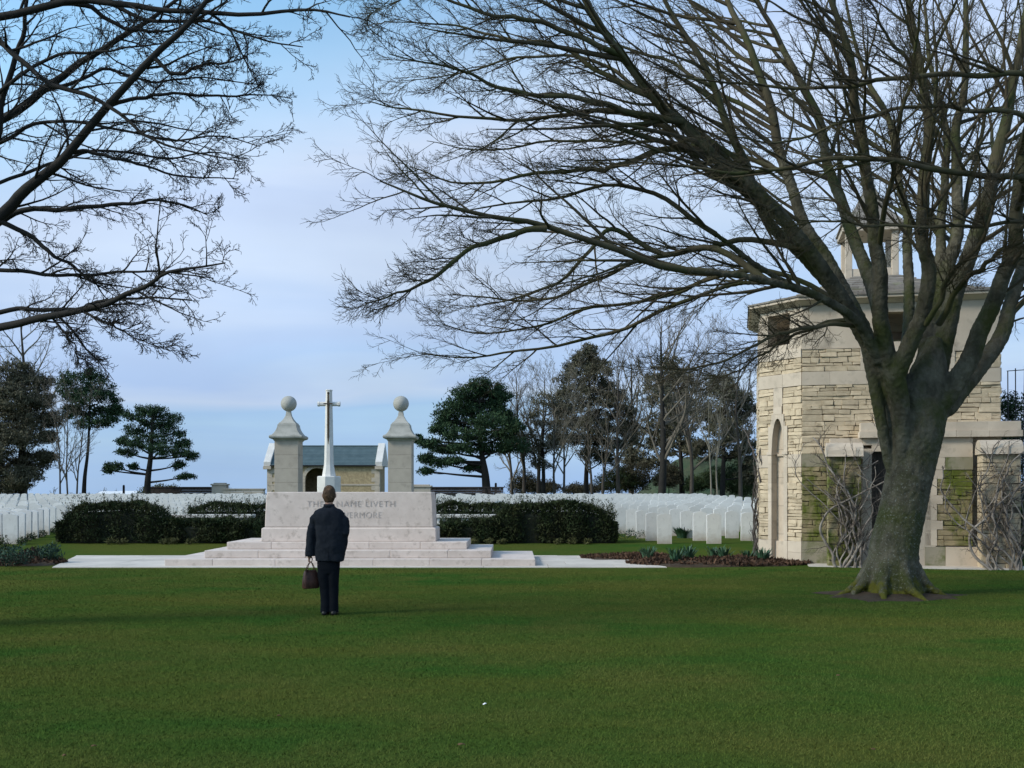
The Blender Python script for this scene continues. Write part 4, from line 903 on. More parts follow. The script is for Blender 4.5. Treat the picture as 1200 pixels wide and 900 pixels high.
bare_tree(ypos(868,76), 76, 11.5, 5, 47, 'bare tree with fine twigs beside the tower', nl=14, lvl=(8,6,3), r0=.16)
bare_tree(ypos(740,105), 105, 14, 6, 48, 'bare tree behind the tall conifer', nl=14, lvl=(8,6,3), tip=.014)
bare_tree(ypos(655,82), 82, 9.5, 5, 61, 'pale bare tree before the tall conifer', m='far_twig_pale', nl=14, lvl=(8,6,3), ntr=2, r0=.14)
bare_tree(ypos(725,84), 84, 11, 6, 62, 'twiggy bare tree between the tall conifer and the large bare tree', nl=16, lvl=(9,6,3), r0=.18)
bare_tree(ypos(810,80), 80, 11.5, 6, 63, 'bare tree before the dark evergreen, right of the large bare tree', nl=16, lvl=(9,6,3), r0=.17)
bare_tree(ypos(600,90), 90, 8, 5, 64, 'low bare tree touching the round pine', nl=13, lvl=(8,6,3), r0=.15)
# understorey bushes
for i, (x, y, rx, ry, m, lb) in enumerate([(615,565,16,16,'bush_brown','twiggy bush under the bare tree right of the round pine'), (722,560,22,18,'hedge','dark low bush under the tall conifer'), (745,556,22,22,'bush_brown','brownish bush beside the dark low bush'), (868,560,18,24,'bush','green bush against the tower wall'), (838,560,16,14,'bush','low green bush before the bank, left of the tower bush'), (784,556,14,16,'bush_brown','thin brown bush at the left foot of the bank'), (815,566,14,10,'bush','small green bush before the bank'), (190,575,20,6,'yellowplant','yellowish scrub behind the dark wall'), (640,570,14,8,'bush_brown','low brown scrub behind the right headstones'), (680,572,20,6,'bush_brown','thin brown scrub at the conifer foot')]):
    Yb = 96 if x > 300 else 88
    puff_tree(ypos(x,Yb), Yb, 3, pxpuffs(x, Yb, [(x-rx*.5,y+ry*.3,rx*.6,ry*.6),(x+rx*.5,y+ry*.2,rx*.6,ry*.6),(x,y-ry*.2,rx*.7,ry*.6),(x,y+ry*.5,rx*.9,ry*.4)]), 300+i, lb, m=m, r0=.08, npf=520, size=.22, name='bush', trunk=PT(x, Yb, [(x,592),(x,580),(x,y)]))['category'] = 'bush'
# distant tree line along the coast
for i in range(26):
    x = [62,72,84,94,108,120,136,152,160,178,190,206,222,236,247,268,290,512,530,546,600,608,655,664,730,760][i]; Yd = 420+37*(i*7 % 5); rr = random.Random(i)
    tr = bare_tree(ypos(x,Yd), Yd, 4.2+rr.random()*3, 3.4, 500+i, 'small distant bare tree on the horizon', m='far_twig', nl=9, lvl=(6,4,0), tip=.05, group='distant trees along the horizon')
    tr.location.z = gz(Yd)+.5

# ---------------------------------------------------------------- the great bare tree on the right
def WP(pts): return [W(x, y, Y) for x, y, Y in pts]
def big_tree():
    t = empty('bare_tree', (6.0, 17.07, 0)); tag(t, 'huge leafless tree with mossy forked trunk and sweeping branches in the right foreground', 'tree')
    rng = np.random.default_rng(17); inv = np.array([6.0, 17.07, 0])
    FK = (1052, 520, 17.05)
    limbs = [  # base radius, tip radius, points (px, py, depth)
     (.15,.028,[(1040,445,16.9),(1008,385,16.7),(975,335,16.5),(945,292,16.3),(883,222,16.0),(843,190,15.9),(800,143,15.7),(775,122,15.6),(730,66,15.4),(695,20,15.3),(660,-40,15.1),(610,-120,14.9)]),   # long straight left
     (.15,.030,[(1035,440,17.2),(1005,370,17.6),(972,312,17.9),(943,270,18.1),(925,205,18.3),(910,147,18.5),(890,90,18.7),(867,33,18.9),(845,-20,19),(800,-130,19.2)]),
     (.12,.022,[(1012,382,16.9),(960,322,16.6),(912,272,16.4),(890,233,16.2),(872,190,16.1),(850,140,16.0),(822,73,15.9),(790,20,15.8),(750,-60,15.6)]),
     (.15,.028,[(1045,440,17.4),(1030,370,18.0),(1008,295,18.6),(987,233,19.1),(967,187,19.4),(957,133,19.7),(933,87,19.9),(910,43,20.1),(887,0,20.3),(860,-90,20.5)]),
     (.15,.030,[(1046,440,16.7),(1031,380,16.5),(1030,320,16.3),(1026,275,16.2),(1017,217,16.1),(1008,150,16.0),(1003,110,15.9),(993,60,15.8),(975,10,15.7),(950,-90,15.5)]),
     (.12,.022,[(1056,440,17.5),(1066,370,18.4),(1064,300,19.0),(1062,250,19.3),(1053,200,19.6),(1043,150,19.8),(1020,105,20.0),(1003,50,20.2),(985,-30,20.4)]),
     (.16,.030,[(1050,440,16.6),(1070,395,16.4),(1084,355,16.2),(1088,310,16.1),(1083,265,16.0),(1083,200,16.0),(1083,133,15.9),(1077,67,15.8),(1066,0,15.7),(1050,-110,15.5)]),
     (.17,.024,[(1085,450,17.5),(1100,380,18.0),(1112,310,18.4),(1120,250,18.7),(1123,167,19.0),(1130,100,19.2),(1130,0,19.5),(1125,-90,19.6)]),
     (.13,.020,[(1080,430,17.6),(1095,350,18.2),(1104,270,18.8),(1107,200,19.2),(1103,130,19.5),(1090,60,19.8),(1080,-20,20)]),
     (.19,.032,[(1095,455,17.2),(1112,380,17.3),(1125,320,17.4),(1150,255,17.5),(1166,200,17.6),(1180,133,17.7),(1193,75,17.8),(1205,0,17.9),(1215,-90,18)]),
     (.19,.040,[(1105,470,16.9),(1133,425,16.8),(1160,370,16.6),(1180,310,16.4),(1190,250,16.3),(1202,170,16.2),(1222,80,16.1),(1240,-40,16.0)]),
     (.18,.035,[(1112,475,17.2),(1150,425,17.4),(1182,370,17.6),(1203,310,17.8),(1225,240,18.0),(1260,150,18.2),(1300,40,18.5)]),
     # long low sweeping limbs
     (.092,.010,[(1030,425,16.7),(1010,383,16.4),(985,362,16.1),(939,344,15.8),(900,330,15.5),(833,317,15.2),(762,304,14.9),(700,284,14.6),(633,266,14.4),(579,255,14.2),(525,242,14.0),(485,228,13.8),(445,212,13.7)]),
     (.070,.009,[(1018,400,16.9),(985,360,16.9),(940,338,16.8),(892,315,16.7),(858,292,16.6),(825,268,16.5),(783,236,16.4),(746,217,16.3),(705,216,16.2),(650,234,16.1),(590,240,16.0),(540,248,15.9)]),
     (.062,.008,[(1010,385,17.3),(960,345,17.6),(900,330,17.8),(858,334,17.9),(796,358,18.0),(733,384,18.1),(667,400,18.1),(600,413,18.1),(545,420,18.0),(490,414,18.0)]),
     (.052,.008,[(985,357,17.2),(940,330,17.5),(880,318,17.8),(820,332,18.0),(775,346,18.1),(692,362,18.2),(633,384,18.2),(560,390,18.2),(520,380,18.2)]),
     (.050,.006,[(640,268,14.4),(608,270,14.3),(575,283,14.2),(545,300,14.1),(510,320,14.0),(483,338,14.0),(455,348,13.9),(428,356,13.9)]),
     (.060,.007,[(900,330,15.6),(837,290,15.9),(775,298,16.0),(720,268,16.1),(690,290,16.1),(660,330,16.2),(600,350,16.3),(550,360,16.4)]),
     (.055,.007,[(945,292,16.3),(880,282,16.6),(820,292,16.8),(760,300,17.0),(700,330,17.1),(640,352,17.2),(580,348,17.2),(530,345,17.2)]),
     (.060,.007,[(800,143,15.7),(745,132,15.6),(695,122,15.5),(625,108,15.4),(569,93,15.3),(520,80,15.2),(455,63,15.1)]),
     (.060,.007,[(843,190,15.9),(790,175,15.9),(730,190,15.9),(695,200,15.8),(625,207,15.7),(540,213,15.6),(480,195,15.5)]),
     (.060,.007,[(883,222,16.0),(830,200,16.2),(780,150,16.3),(700,130,16.4),(640,135,16.4),(560,140,16.4),(480,130,16.4),(430,118,16.4)]),
     (.050,.006,[(775,122,15.6),(720,90,15.8),(660,60,16.0),(600,45,16.1),(530,30,16.2),(450,25,16.2)]),
     (.050,.006,[(730,66,15.4),(680,45,15.2),(620,20,15.0),(560,15,14.9),(500,-5,14.8),(430,0,14.8)]),
     (.050,.006,[(870,190,16.1),(810,150,16.6),(760,110,17.0),(700,70,17.2),(620,70,17.4),(540,85,17.5),(470,95,17.5)]),
     (.050,.006,[(925,205,18.3),(860,180,18.6),(790,165,18.8),(720,170,19),(640,165,19),(560,175,19),(500,165,19)]),
     (.050,.006,[(910,147,18.5),(850,110,18.9),(790,80,19.2),(720,50,19.4),(650,10,19.5),(600,-20,19.5)]),
     (.045,.006,[(1010,383,16.6),(975,380,16.2),(935,384,16.0),(900,400,15.9),(850,420,15.8),(800,432,15.8),(760,430,15.7)]),
     (.040,.006,[(1005,376,17.1),(970,378,17.5),(930,392,17.7),(895,415,17.8),(860,436,17.8),(820,446,17.8)]),
     # mossy horizontals coming forward from the right
     (.060,.012,[(1190,250,16.3),(1200,210,15.4),(1150,205,15.0),(1067,193,14.8),(1007,188,14.7),(933,194,14.6),(867,200,14.6),(800,195,14.5),(740,190,14.5)]),
     (.055,.010,[(1205,170,16.2),(1210,90,15.4),(1133,88,15.2),(1033,98,15.0),(967,100,14.9),(867,98,14.9),(800,92,14.8)]),
     (.045,.009,[(1195,180,16.2),(1200,137,15.3),(1150,127,15.1),(1093,123,15.0),(1033,137,14.9),(967,150,14.9),(910,166,14.9),(860,160,14.8)]),
     (.040,.009,[(1195,270,16.2),(1200,258,15.5),(1133,267,15.1),(1033,263,15.0),(970,260,15.0),(900,270,15.0)]),
     (.060,.012,[(1100,380,16.4),(1123,341,15.9),(1153,308,15.4),(1195,285,15.0),(1260,255,14.6)]),
     (.050,.010,[(1085,380,16.2),(1102,350,15.8),(1120,318,15.4),(1153,269,15.0),(1175,225,14.7),(1215,170,14.4)]),
     (.050,.010,[(1105,140,18.8),(1100,118,18.2),(1057,63,17.6),(1033,27,17.2),(1010,-15,17)]),
     (.060,.012,[(1210,250,17.8),(1260,230,17.6),(1340,200,17.4),(1430,190,17.2)]),
     (.060,.012,[(1182,370,17.6),(1230,330,18),(1300,310,18.4),(1400,300,18.8)]),
     (.060,.010,[(1120,300,18.4),(1140,200,19.4),(1170,90,20.2),(1200,-20,21)]),
     (.050,.008,[(1030,300,16.3),(1040,220,15.4),(1060,130,14.6),(1075,40,13.9),(1085,-50,13.2)]),
    ]
    n = 30; P = []; Rd = []
    for r0, r1, pts in limbs:
        p = catmull(WP(pts), n); P.append(p); s = np.linspace(0,1,n); Rd.append(.9*(r1+(r0-r1)*(1-s)**.9))
    P = np.array(P); Rd = np.array(Rd)
    # a gentle natural wobble along every limb
    s = np.linspace(0,1,n)
    for i in range(len(P)):
        ph = rng.random(6)*6.28; A = .035*np.sin(np.pi*s)
        P[i,:,0] += A*np.sin(s*17+ph[0])+.5*A*np.sin(s*39+ph[1]); P[i,:,2] += A*np.sin(s*14+ph[2])+.5*A*np.sin(s*43+ph[3]); P[i,:,1] += 2*A*np.sin(s*11+ph[4])
    # trunk: centre column, root flare, and the twelve main limbs running down into it
    parts = []
    tr = np.array([W(1046,702,17.07),W(1046,690,17.07),W(1045,680,17.07),W(1046,668,17.07),W(1048,640,17.07),W(1056,605,17.07),W(1063,570,17.07),W(1070,535,17.07),W(1076,500,17.07),W(1082,468,17.07),W(1090,430,17.07),W(1096,395,17.1)])
    tr = catmull(tr, 44); rads = np.interp(np.linspace(0,11,44), range(12), [.54,.49,.44,.415,.375,.36,.36,.375,.41,.40,.27,.10])
    parts.append(tubes(tr[None], rads[None], 24))
    for i in range(12):
        q = P[i][:16]; rr = Rd[i][:16]; a = q[0]; c = np.array(W(1064,575,17.07)); c2 = np.array(W(1073,525,17.07)); off = (a-c2); off[2] = 0
        low = catmull([c+off*.10, c+off*.34+[0,0,.35], c2+off*.68+[0,0,.5], a], 14)[:-1]
        parts.append(tubes(np.vstack([low, q])[None], np.concatenate([np.linspace(.05, rr[0]*1.0, 13)**.8*(rr[0]*1.0)**.2, rr])[None], 12))
    for i in (12, 13, 14): parts.append(tubes(P[i][None][:,:14], Rd[i][None][:,:14], 10))
    for i in range(9):
        a = i*2*math.pi/9+rng.normal()*.16; L = rng.uniform(.62, .98); c0 = np.array([6.08, 17.07, 0.])
        p = catmull([c0+[math.cos(a)*.30, math.sin(a)*.30, .55], c0+[math.cos(a)*.50, math.sin(a)*.50, .20], c0+[math.cos(a+.1)*.72, math.sin(a+.1)*.72, .03], c0+[math.cos(a+.15)*L, math.sin(a+.15)*L, -.07]], 14)
        parts.append(tubes(p[None], np.linspace(.11,.035,14)[None], 8))
    # close ends with small caps (remesh needs closed volume)
    V, Fc = merge(parts); o = np_mesh('trunk', V, Fc, M['trunk_bark'], t, smooth=True)
    import bmesh
    bm = bmesh.new(); bm.from_mesh(o.data); be = [e for e in bm.edges if e.is_boundary]; bmesh.ops.holes_fill(bm, edges=be, sides=0); bmesh.ops.recalc_face_normals(bm, faces=bm.faces); bm.to_mesh(o.data); bm.free()
    rm = o.modifiers.new('remesh', 'REMESH'); rm.mode = 'VOXEL'; rm.voxel_size = .018; rm.use_smooth_shade = True
    sm = o.modifiers.new('smooth', 'SMOOTH'); sm.factor = .5; sm.iterations = 14
    tx = bpy.data.textures.new('bark_relief', 'CLOUDS'); tx.noise_scale = .07; tx.noise_depth = 5
    dm = o.modifiers.new('relief', 'DISPLACE'); dm.texture = tx; dm.strength = .034; dm.texture_coords = 'GLOBAL'
    for i in range(len(P)):
        st = 14 if i < 12 else (12 if i in (12,13,14) else 0); q = P[i][st:]; r = Rd[i][st:]
        V, Fc = tubes(q[None], r[None], 10 if r[0] > .04 else 7); np_mesh('limb', V, Fc, M['bark'], t, smooth=True)
    ax = (6.0, 17.07, 0)
    thick = P[:12]; thin = P[12:]
    A1, B1 = grow(rng, thick, Rd[:12], 22, .36, 38, .05, (-.10,0,.16), 12, .3, 1., 3.6, .5, .012, .006, bias=(-.5,0,-.1), axis=ax, out=1.1, falloff=.45, flat=.7)
    A2, B2 = grow(rng, thin, Rd[12:], 20, .24, 34, .06, (-.08,0,.06), 12, .18, 1., 2.6, .35, .011, .005, bias=(-.2,0,0), axis=ax, out=.5, falloff=.5, flat=.8)
    L1 = np.concatenate([A1, A2]); R1 = np.concatenate([B1, B2])
    L2, R2 = grow(rng, L1, R1, 8, .36, 36, .07, (-.06,0,.08), 8, .15, 1., 1.7, .22, .009, .0038, axis=ax, out=.35, falloff=.5, flat=.8)
    L3, R3 = grow(rng, L2, R2, 5, .42, 38, .09, (-.03,0,.12), 6, .15, 1., .8, .12, .007, .0030, axis=ax, out=.2, flat=.9)
    L4, R4 = grow(rng, L3[::2], R3[::2], 2, .5, 38, .10, (0,0,.15), 4, .25, 1., .4, .08, .006, .0026)
    V, Fc = merge([tubes(L1, R1, 6), tubes(L2, R2, 4), tubes(L3, R3, 3), tubes(L4, R4, 3)])
    np_mesh('crown', V, Fc, M['twig'], t, smooth=True)
    for c in t.children: c.location = (-6.0, -17.07, 0)
    return t
# bark with pale lichen speckle low down and moss at the very foot
def trunk_bark():
    m = mat('trunk_bark', (.125,.112,.078), (.050,.045,.030), 5., stretch=(1,1,.55), bump=.035, bscale=26, c3=(.050,.055,.018), c3scale=1.3, c3amt=(.47,.62), spec=.15)
    t = m.node_tree; b = t.nodes['Principled BSDF']; src = b.inputs['Base Color'].links[0].from_socket
    tc = N(t, 'ShaderNodeTexCoord'); sp = N(t, 'ShaderNodeSeparateXYZ'); t.links.new(tc.outputs['Object'], sp.inputs[0])
    sn = N(t, 'ShaderNodeTexNoise'); setin(sn, Scale=34., Detail=6., Roughness=.7); t.links.new(tc.outputs['Object'], sn.inputs['Vector'])
    rs = ramp(t, [(.56, (0,0,0)), (.68, (1,1,1))]); t.links.new(sn.outputs['Fac'], rs.inputs[0])
    hz = N(t, 'ShaderNodeMapRange'); hz.inputs['From Min'].default_value = 3.2; hz.inputs['From Max'].default_value = 1.2; hz.inputs['To Max'].default_value = .85; t.links.new(sp.outputs['Z'], hz.inputs['Value'])
    mm = N(t, 'ShaderNodeMath', operation='MULTIPLY'); t.links.new(rs.outputs[0], mm.inputs[0]); t.links.new(hz.outputs[0], mm.inputs[1])
    x = N(t, 'ShaderNodeMix', data_type='RGBA'); t.links.new(mm.outputs[0], x.inputs['Factor']); t.links.new(src, x.inputs['A']); x.inputs['B'].default_value = (.25,.255,.22,1)
    ms = N(t, 'ShaderNodeTexNoise'); setin(ms, Scale=4.5, Detail=6., Roughness=.65); t.links.new(tc.outputs['Object'], ms.inputs['Vector'])
    mz = N(t, 'ShaderNodeMapRange'); mz.inputs['From Min'].default_value = .62; mz.inputs['From Max'].default_value = .05; mz.inputs['To Min'].default_value = -.32; mz.inputs['To Max'].default_value = .16; mz.clamp = True; t.links.new(sp.outputs['Z'], mz.inputs['Value'])
    ad = N(t, 'ShaderNodeMath', operation='ADD'); t.links.new(ms.outputs['Fac'], ad.inputs[0]); t.links.new(mz.outputs[0], ad.inputs[1])
    rm = ramp(t, [(.50, (0,0,0)), (.60, (1,1,1))]); t.links.new(ad.outputs[0], rm.inputs[0])
    x2 = N(t, 'ShaderNodeMix', data_type='RGBA'); t.links.new(rm.outputs[0], x2.inputs['Factor']); t.links.new(x.outputs['Result'], x2.inputs['A']); x2.inputs['B'].default_value = (.085,.082,.012,1)
    t.links.new(x2.outputs['Result'], b.inputs['Base Color']); return m
M['trunk_bark'] = trunk_bark()
big_tree()
# worn soil round the roots
rng = np.random.default_rng(2); V = [(0,0,.035)]; n = 48
for j, rr in enumerate((.42, .66, .86)):
    for i in range(n):
        a = 2*math.pi*i/n; wb_ = 1+.10*math.sin(3*a+1)+.08*math.sin(8*a)+.05*rng.normal(); V.append((math.cos(a)*rr*1.25*wb_, math.sin(a)*rr*1.0*wb_, [.06,.022,-.02][j]+.008*rng.normal()))
Fc = [(0, 1+i, 1+(i+1)%n) for i in range(n)]
mbs = MB(); mbs.add(V, Fc+[(1+j*n+i, 1+(j+1)*n+i, 1+(j+1)*n+(i+1)%n, 1+j*n+(i+1)%n) for j in range(2) for i in range(n)])
o = mbs.build('bare_soil', M['soil'], smooth=True); o.location = (6.05, 17.0, 0); tag(o, kind='structure')

# ---------------------------------------------------------------- left foreground tree (trunk outside the frame)
def left_tree():
    TX, TY = -8.6, 12.6; t = empty('bare_tree', (TX, TY, 0)); tag(t, 'dark leafless tree whose branches reach in from the upper left corner', 'tree')
    rng = np.random.default_rng(29)
    S = lambda y: (-215, y, 12.6)
    limbs = [
     (.078,.014,[S(420),(-110,340,12.4),(0,254,12.2),(27,228,12.1),(53,204,12.0),(77,180,11.9),(130,120,11.7),(180,68,11.5),(220,28,11.4),(255,-15,11.3),(310,-80,11.1)]),
     (.040,.006,[(-60,300,12.3),(0,262,12.4),(29,245,12.4),(70,244,12.4),(115,243,12.4),(150,240,12.4),(181,233,12.4),(215,240,12.4),(243,252,12.4)]),
     (.052,.007,[S(430),(-100,405,12.2),(0,384,11.8),(45,376,11.6),(88,364,11.5),(115,356,11.4),(149,345,11.3),(176,335,11.2),(197,319,11.1),(232,313,11.0),(264,308,10.9)]),
     (.032,.008,[(-100,404,12.2),(0,367,12.2),(40,361,12.2),(93,362,12.1),(130,352,12.0),(170,348,12.0),(225,352,12)]),
     (.032,.006,[S(350),(-80,322,12.6),(0,318,12.6),(48,320,12.5),(101,321,12.5),(149,320,12.4),(197,319,12.3),(250,326,12.2)]),
     (.035,.006,[(-5,258,12.2),(5,262,12.2),(40,281,12.3),(64,297,12.3),(88,316,12.4),(107,329,12.4),(160,338,12.4)]),
     (.016,.004,[(90,363,11.5),(120,375,11.4),(149,391,11.3),(200,412,11.2)]),
     (.014,.004,[(62,373,11.6),(80,396,11.5),(96,420,11.5)]),
     (.068,.012,[S(300),(-90,190,12.9),(0,140,13.0),(57,100,13.0),(100,73,13.0),(150,37,13.0),(200,5,13.0),(260,-40,13)]),
     (.040,.006,[S(150),(-70,20,12.0),(0,50,11.8),(25,68,11.7),(62,100,11.6),(112,118,11.5),(150,140,11.4),(175,160,11.3),(212,175,11.2),(285,190,11.1)]),
     (.05,.010,[S(260),(-30,190,12.4),(2,125,12.3),(22,55,12.2),(32,0,12.1),(40,-70,12)]),
     (.055,.007,[S(120),(-80,30,12.0),(0,19,11.9),(88,2,11.8),(150,8,11.7),(212,11,11.6),(300,16,11.5),(365,12,11.4),(410,20,11.3)]),
     (.036,.006,[(-80,30,12.0),(50,-20,12.4),(112,0,12.5),(175,22,12.5),(237,25,12.5),(300,45,12.5),(355,55,12.5)]),
     (.034,.006,[(60,2,11.9),(100,8,12.1),(150,32,12.2),(190,38,12.2),(240,20,12.2)]),
     (.032,.005,[S(240),(-60,190,13.2),(0,167,13.3),(32,150,13.3),(80,142,13.3),(140,150,13.3),(200,165,13.3),(260,160,13.3),(305,172,13.3)]),
     (.026,.005,[(120,128,11.7),(160,114,11.8),(200,112,11.8),(275,111,11.8),(320,112,11.8)]),
     (.026,.005,[(77,180,11.9),(110,178,12),(150,190,12),(210,205,12),(280,210,12)]),
     (.026,.005,[(180,68,11.5),(205,85,11.5),(250,75,11.5),(290,68,11.5)]),
     (.026,.005,[(40,110,13),(90,95,13.2),(130,82,13.4),(180,95,13.5),(240,92,13.6),(310,100,13.6)]),
     (.026,.005,[(-60,180,12.4),(0,105,12.2),(60,70,12),(110,60,11.9),(160,55,11.8),(230,48,11.7)]),
     (.026,.005,[(-60,250,13),(0,215,13.2),(60,190,13.3),(120,178,13.4),(190,185,13.5),(245,178,13.5),(290,186,13.5)]),
     (.06,.010,[S(350),(-330,200,12.4),(-400,60,12.2)]), (.06,.010,[S(300),(-280,150,13.4),(-310,-20,14.2)]), (.06,.010,[S(330),(-150,200,14),(-60,60,15),(20,-60,15.8)]),
    ]
    n = 26; P = []; Rd = []; s = np.linspace(0,1,n)
    for r0, r1, pts in limbs:
        p = catmull(WP(pts), n); ph = rng.random(6)*6.28; A = .035*np.sin(np.pi*s)
        A = A*.6; p[:,0] += A*np.sin(s*17+ph[0])+.4*A*np.sin(s*39+ph[1]); p[:,2] += A*np.sin(s*14+ph[2])+.4*A*np.sin(s*43+ph[3]); P.append(p); Rd.append(r1+(r0-r1)*(1-s)**.9)
    P = np.array(P); Rd = np.array(Rd)
    tp = catmull([(TX,TY,-.1),(TX,TY,1.2),(TX+.05,TY,3.2),(TX-.02,TY,5.4),(TX+.1,TY,8.2)], 30)
    V, Fc = tubes(tp[None], np.interp(np.linspace(0,1,30), [0,.05,.15,.5,1], [.62,.46,.40,.32,.15])[None], 20); np_mesh('trunk', V, Fc, M['bark'], t, smooth=True)
    for i in range(len(P)):
        V, Fc = tubes(P[i][None], Rd[i][None], 9); np_mesh('limb', V, Fc, M['bark_dark'], t, smooth=True)
    L1, R1 = grow(rng, P, Rd, 14, .18, 40, .10, (.06,0,.03), 11, .2, 1., 1.05, .25, .011, .005, bias=(.35,0,.28), axis=(TX,TY,0), out=.4, falloff=.45)
    L2, R2 = grow(rng, L1, R1, 7, .38, 42, .12, (.03,0,.05), 7, .15, 1., .9, .12, .009, .0035, falloff=.45)
    L3, R3 = grow(rng, L2, R2, 4, .42, 45, .13, (0,0,.1), 5, .2, 1., .35, .06, .009, .0030)
    L4, R4 = grow(rng, L3, R3, 2, .45, 50, .15, (0,0,.15), 3, .3, 1., .12, .03, .010, .0028)
    V, Fc = merge([tubes(L1, R1, 6), tubes(L2, R2, 4), tubes(L3, R3, 3), tubes(L4, R4, 3)]); np_mesh('crown', V, Fc, M['bark_dark'], t, smooth=True)
    for c in t.children: c.location = (-TX, -TY, 0)
left_tree()

# conifer shrub behind the climbing frame
puff_tree(12.95, 27.6, 4, [(-.15,4.0,.35,.3),(.2,3.4,.5,.35),(-.2,3.1,.4,.3),(.1,2.6,.55,.35),(-.25,2.2,.4,.3),(.2,1.8,.6,.4),(-.1,1.2,.5,.4),(.2,.7,.6,.4)], 71, 'narrow dark evergreen behind the metal climbing frame', m='pine', r0=.08, npf=900, size=.12, name='evergreen_shrub')['category'] = 'shrub'
cx, cy = 12.5, 26.3; climber('climbing_plant', 'pale bare climber stems on the metal frame at the right edge', cx, cy, 0, .7, 2.4, 15, 8)

# ---------------------------------------------------------------- the visitor
def person():
    k = 14.3/F; PXX = -2.46
    t = empty('person', (PXX, 14.3, 0)); tag(t, 'person seen from behind in a dark navy jacket and black trousers, on the lawn', 'person')
    X = lambda x: (x-385)*k; Z = lambda y: (720-y)*k
    def ell(cx, cy, z, rx, ry, n=28, p=2.4):
        out_ = []
        for i in range(n):
            a = 2*math.pi*i/n; c, s = math.cos(a), math.sin(a); out_.append((cx+rx*math.copysign(abs(c)**(2/p), c), cy+ry*math.copysign(abs(s)**(2/p), s), z))
        return out_
    # continuous body: skin-modifier figure fused with a modelled head
    V = [(0,0,.92)]; E = []; Rr = [(.13,.10)]
    def ad(p, r, par): V.append(p); Rr.append(r if hasattr(r,'__len__') else (r,r)); E.append((par, len(V)-1)); return len(V)-1
    sp = ad((.0,.0,1.10), (.125,.095), 0); chs = ad((.005,-.0,1.27), (.115,.085), sp); nk = ad((.01,.01,1.44), .058, chs); hd = ad((.01,.005,1.52), .055, nk)
    for sg in (-1, 1):
        h = ad((.01+sg*.075,0,.84), .085, 0); kn = ad((.01+sg*.065,.01,.47), .058, h); an = ad((.012+sg*.058,-.015,.09), .040, kn)
        b = ad((.012+sg*.058+sg*.01,.06,.035), .038, an); ad((.012+sg*.058+sg*.02,.15,.028), .030, b)
    # left arm hangs and holds the bag; right arm bends to the pocket
    sh = ad((X(372),0,1.35), .045, chs); el = ad((X(364.5),.01,1.10), .046, sh); wr = ad((X(363),.0,.84), .030, el); pl = ad((X(363),.0,.775), (.020,.036), wr)
    tips = []
    for j, dy in enumerate((-.030,-.010,.010,.029)):
        L = (.030,.034,.033,.027)[j]
        a1 = ad((X(363)-.012, dy, .735), .0095, pl); a2 = ad((X(363)-.008, dy, .735-L), .009, a1); a3 = ad((X(363)+.018, dy, .735-L-.008), .0085, a2); ad((X(363)+.030, dy, .735-L+.012), .008, a3)
    th1 = ad((X(363)+.012,.036,.775), .0115, pl); th2 = ad((X(363)+.028,.030,.745), .010, th1); ad((X(363)+.030,.018,.722), .009, th2)
    sh = ad((X(400),0,1.35), .045, chs); el = ad((X(405.5),-.03,1.10), .046, sh); wr = ad((X(402),.08,.92), .030, el); pl2 = ad((X(400),.11,.86), (.022,.036), wr)
    for j, dy in enumerate((-.028,-.009,.010,.028)): q = ad((X(399), .12+dy, .81), .0095, pl2); ad((X(398), .122+dy, .775), .0085, q)
    q = ad((X(400)-.015,.15,.85), .0105, pl2); ad((X(400)-.018,.165,.815), .0095, q)
    me = bpy.data.meshes.new('body'); me.from_pydata(V, E, []); tmp = bpy.data.objects.new('tmp_body', me); C.objects.link(tmp)
    md = tmp.modifiers.new('skin', 'SKIN'); md.use_smooth_shade = True
    for i, sv in enumerate(me.skin_vertices[0].data): sv.radius = Rr[i]; sv.use_root = (i == 0)
    ss = tmp.modifiers.new('sub', 'SUBSURF'); ss.levels = 1; ss.render_levels = 1
    dg = bpy.context.evaluated_depsgraph_get(); m2 = bpy.data.meshes.new_from_object(tmp.evaluated_get(dg)); bpy.data.objects.remove(tmp)
    mb = MB(); mb.add([v.co[:] for v in m2.vertices], [tuple(p.vertices) for p in m2.polygons])
    hx, hz = X(385.8), 1.605                                        # head: cranium, jaw, nose, brow, ears, lips (face looks away, +Y, turned a little right)
    mb.ball((hx, .0, hz+.02), (.074,.092,.098), 20, 14); mb.ball((hx, .035, hz-.055), (.055,.056,.062), 16, 10); mb.ball((hx+.005, .098, hz-.015), (.012,.018,.022), 8, 6)
    mb.ball((hx, .078, hz+.018), (.05,.018,.012), 10, 6); mb.ball((hx, .090, hz-.062), (.022,.010,.008), 10, 6); mb.ball((hx, .078, hz-.095), (.022,.02,.018), 10, 6)
    for sg in (-1, 1): mb.ball((hx+sg*.084, .0, hz-.012), (.013,.019,.032), 10, 8)
    mb.tube([(hx, -.012, 1.40), (hx, -.012, 1.57)], .052, 14)
    ob = mb.build('body', M['skin'], t, smooth=True); r = ob.modifiers.new('remesh', 'REMESH'); r.mode = 'VOXEL'; r.voxel_size = .0065; r.use_smooth_shade = True
    s = ob.modifiers.new('smooth', 'SMOOTH'); s.factor = .4; s.iterations = 2
    for sg in (-1, 1): MB().ball((hx+sg*.030, .083, hz+.003), (.012,.008,.008), 10, 8).build('eye', M['whitepaint'], ob, smooth=True)
    # hair cap, thicker behind
    hr = MB(); rings = []
    for i in range(15):
        q = i/14; z = hz-.105+.235*q; rr = math.sqrt(max(.0, 1-((q-.45)/.56)**2)); rings.append(ell(hx+.001, -.018+.012*q, z, .012+.074*rr*(.86+.14*min(1, q*3)), .012+.085*rr*(.8+.2*min(1, q*2.5)), 24, 2.1))
    hr.loft(rings); oh = hr.build('hair', M['hair'], t, smooth=True)
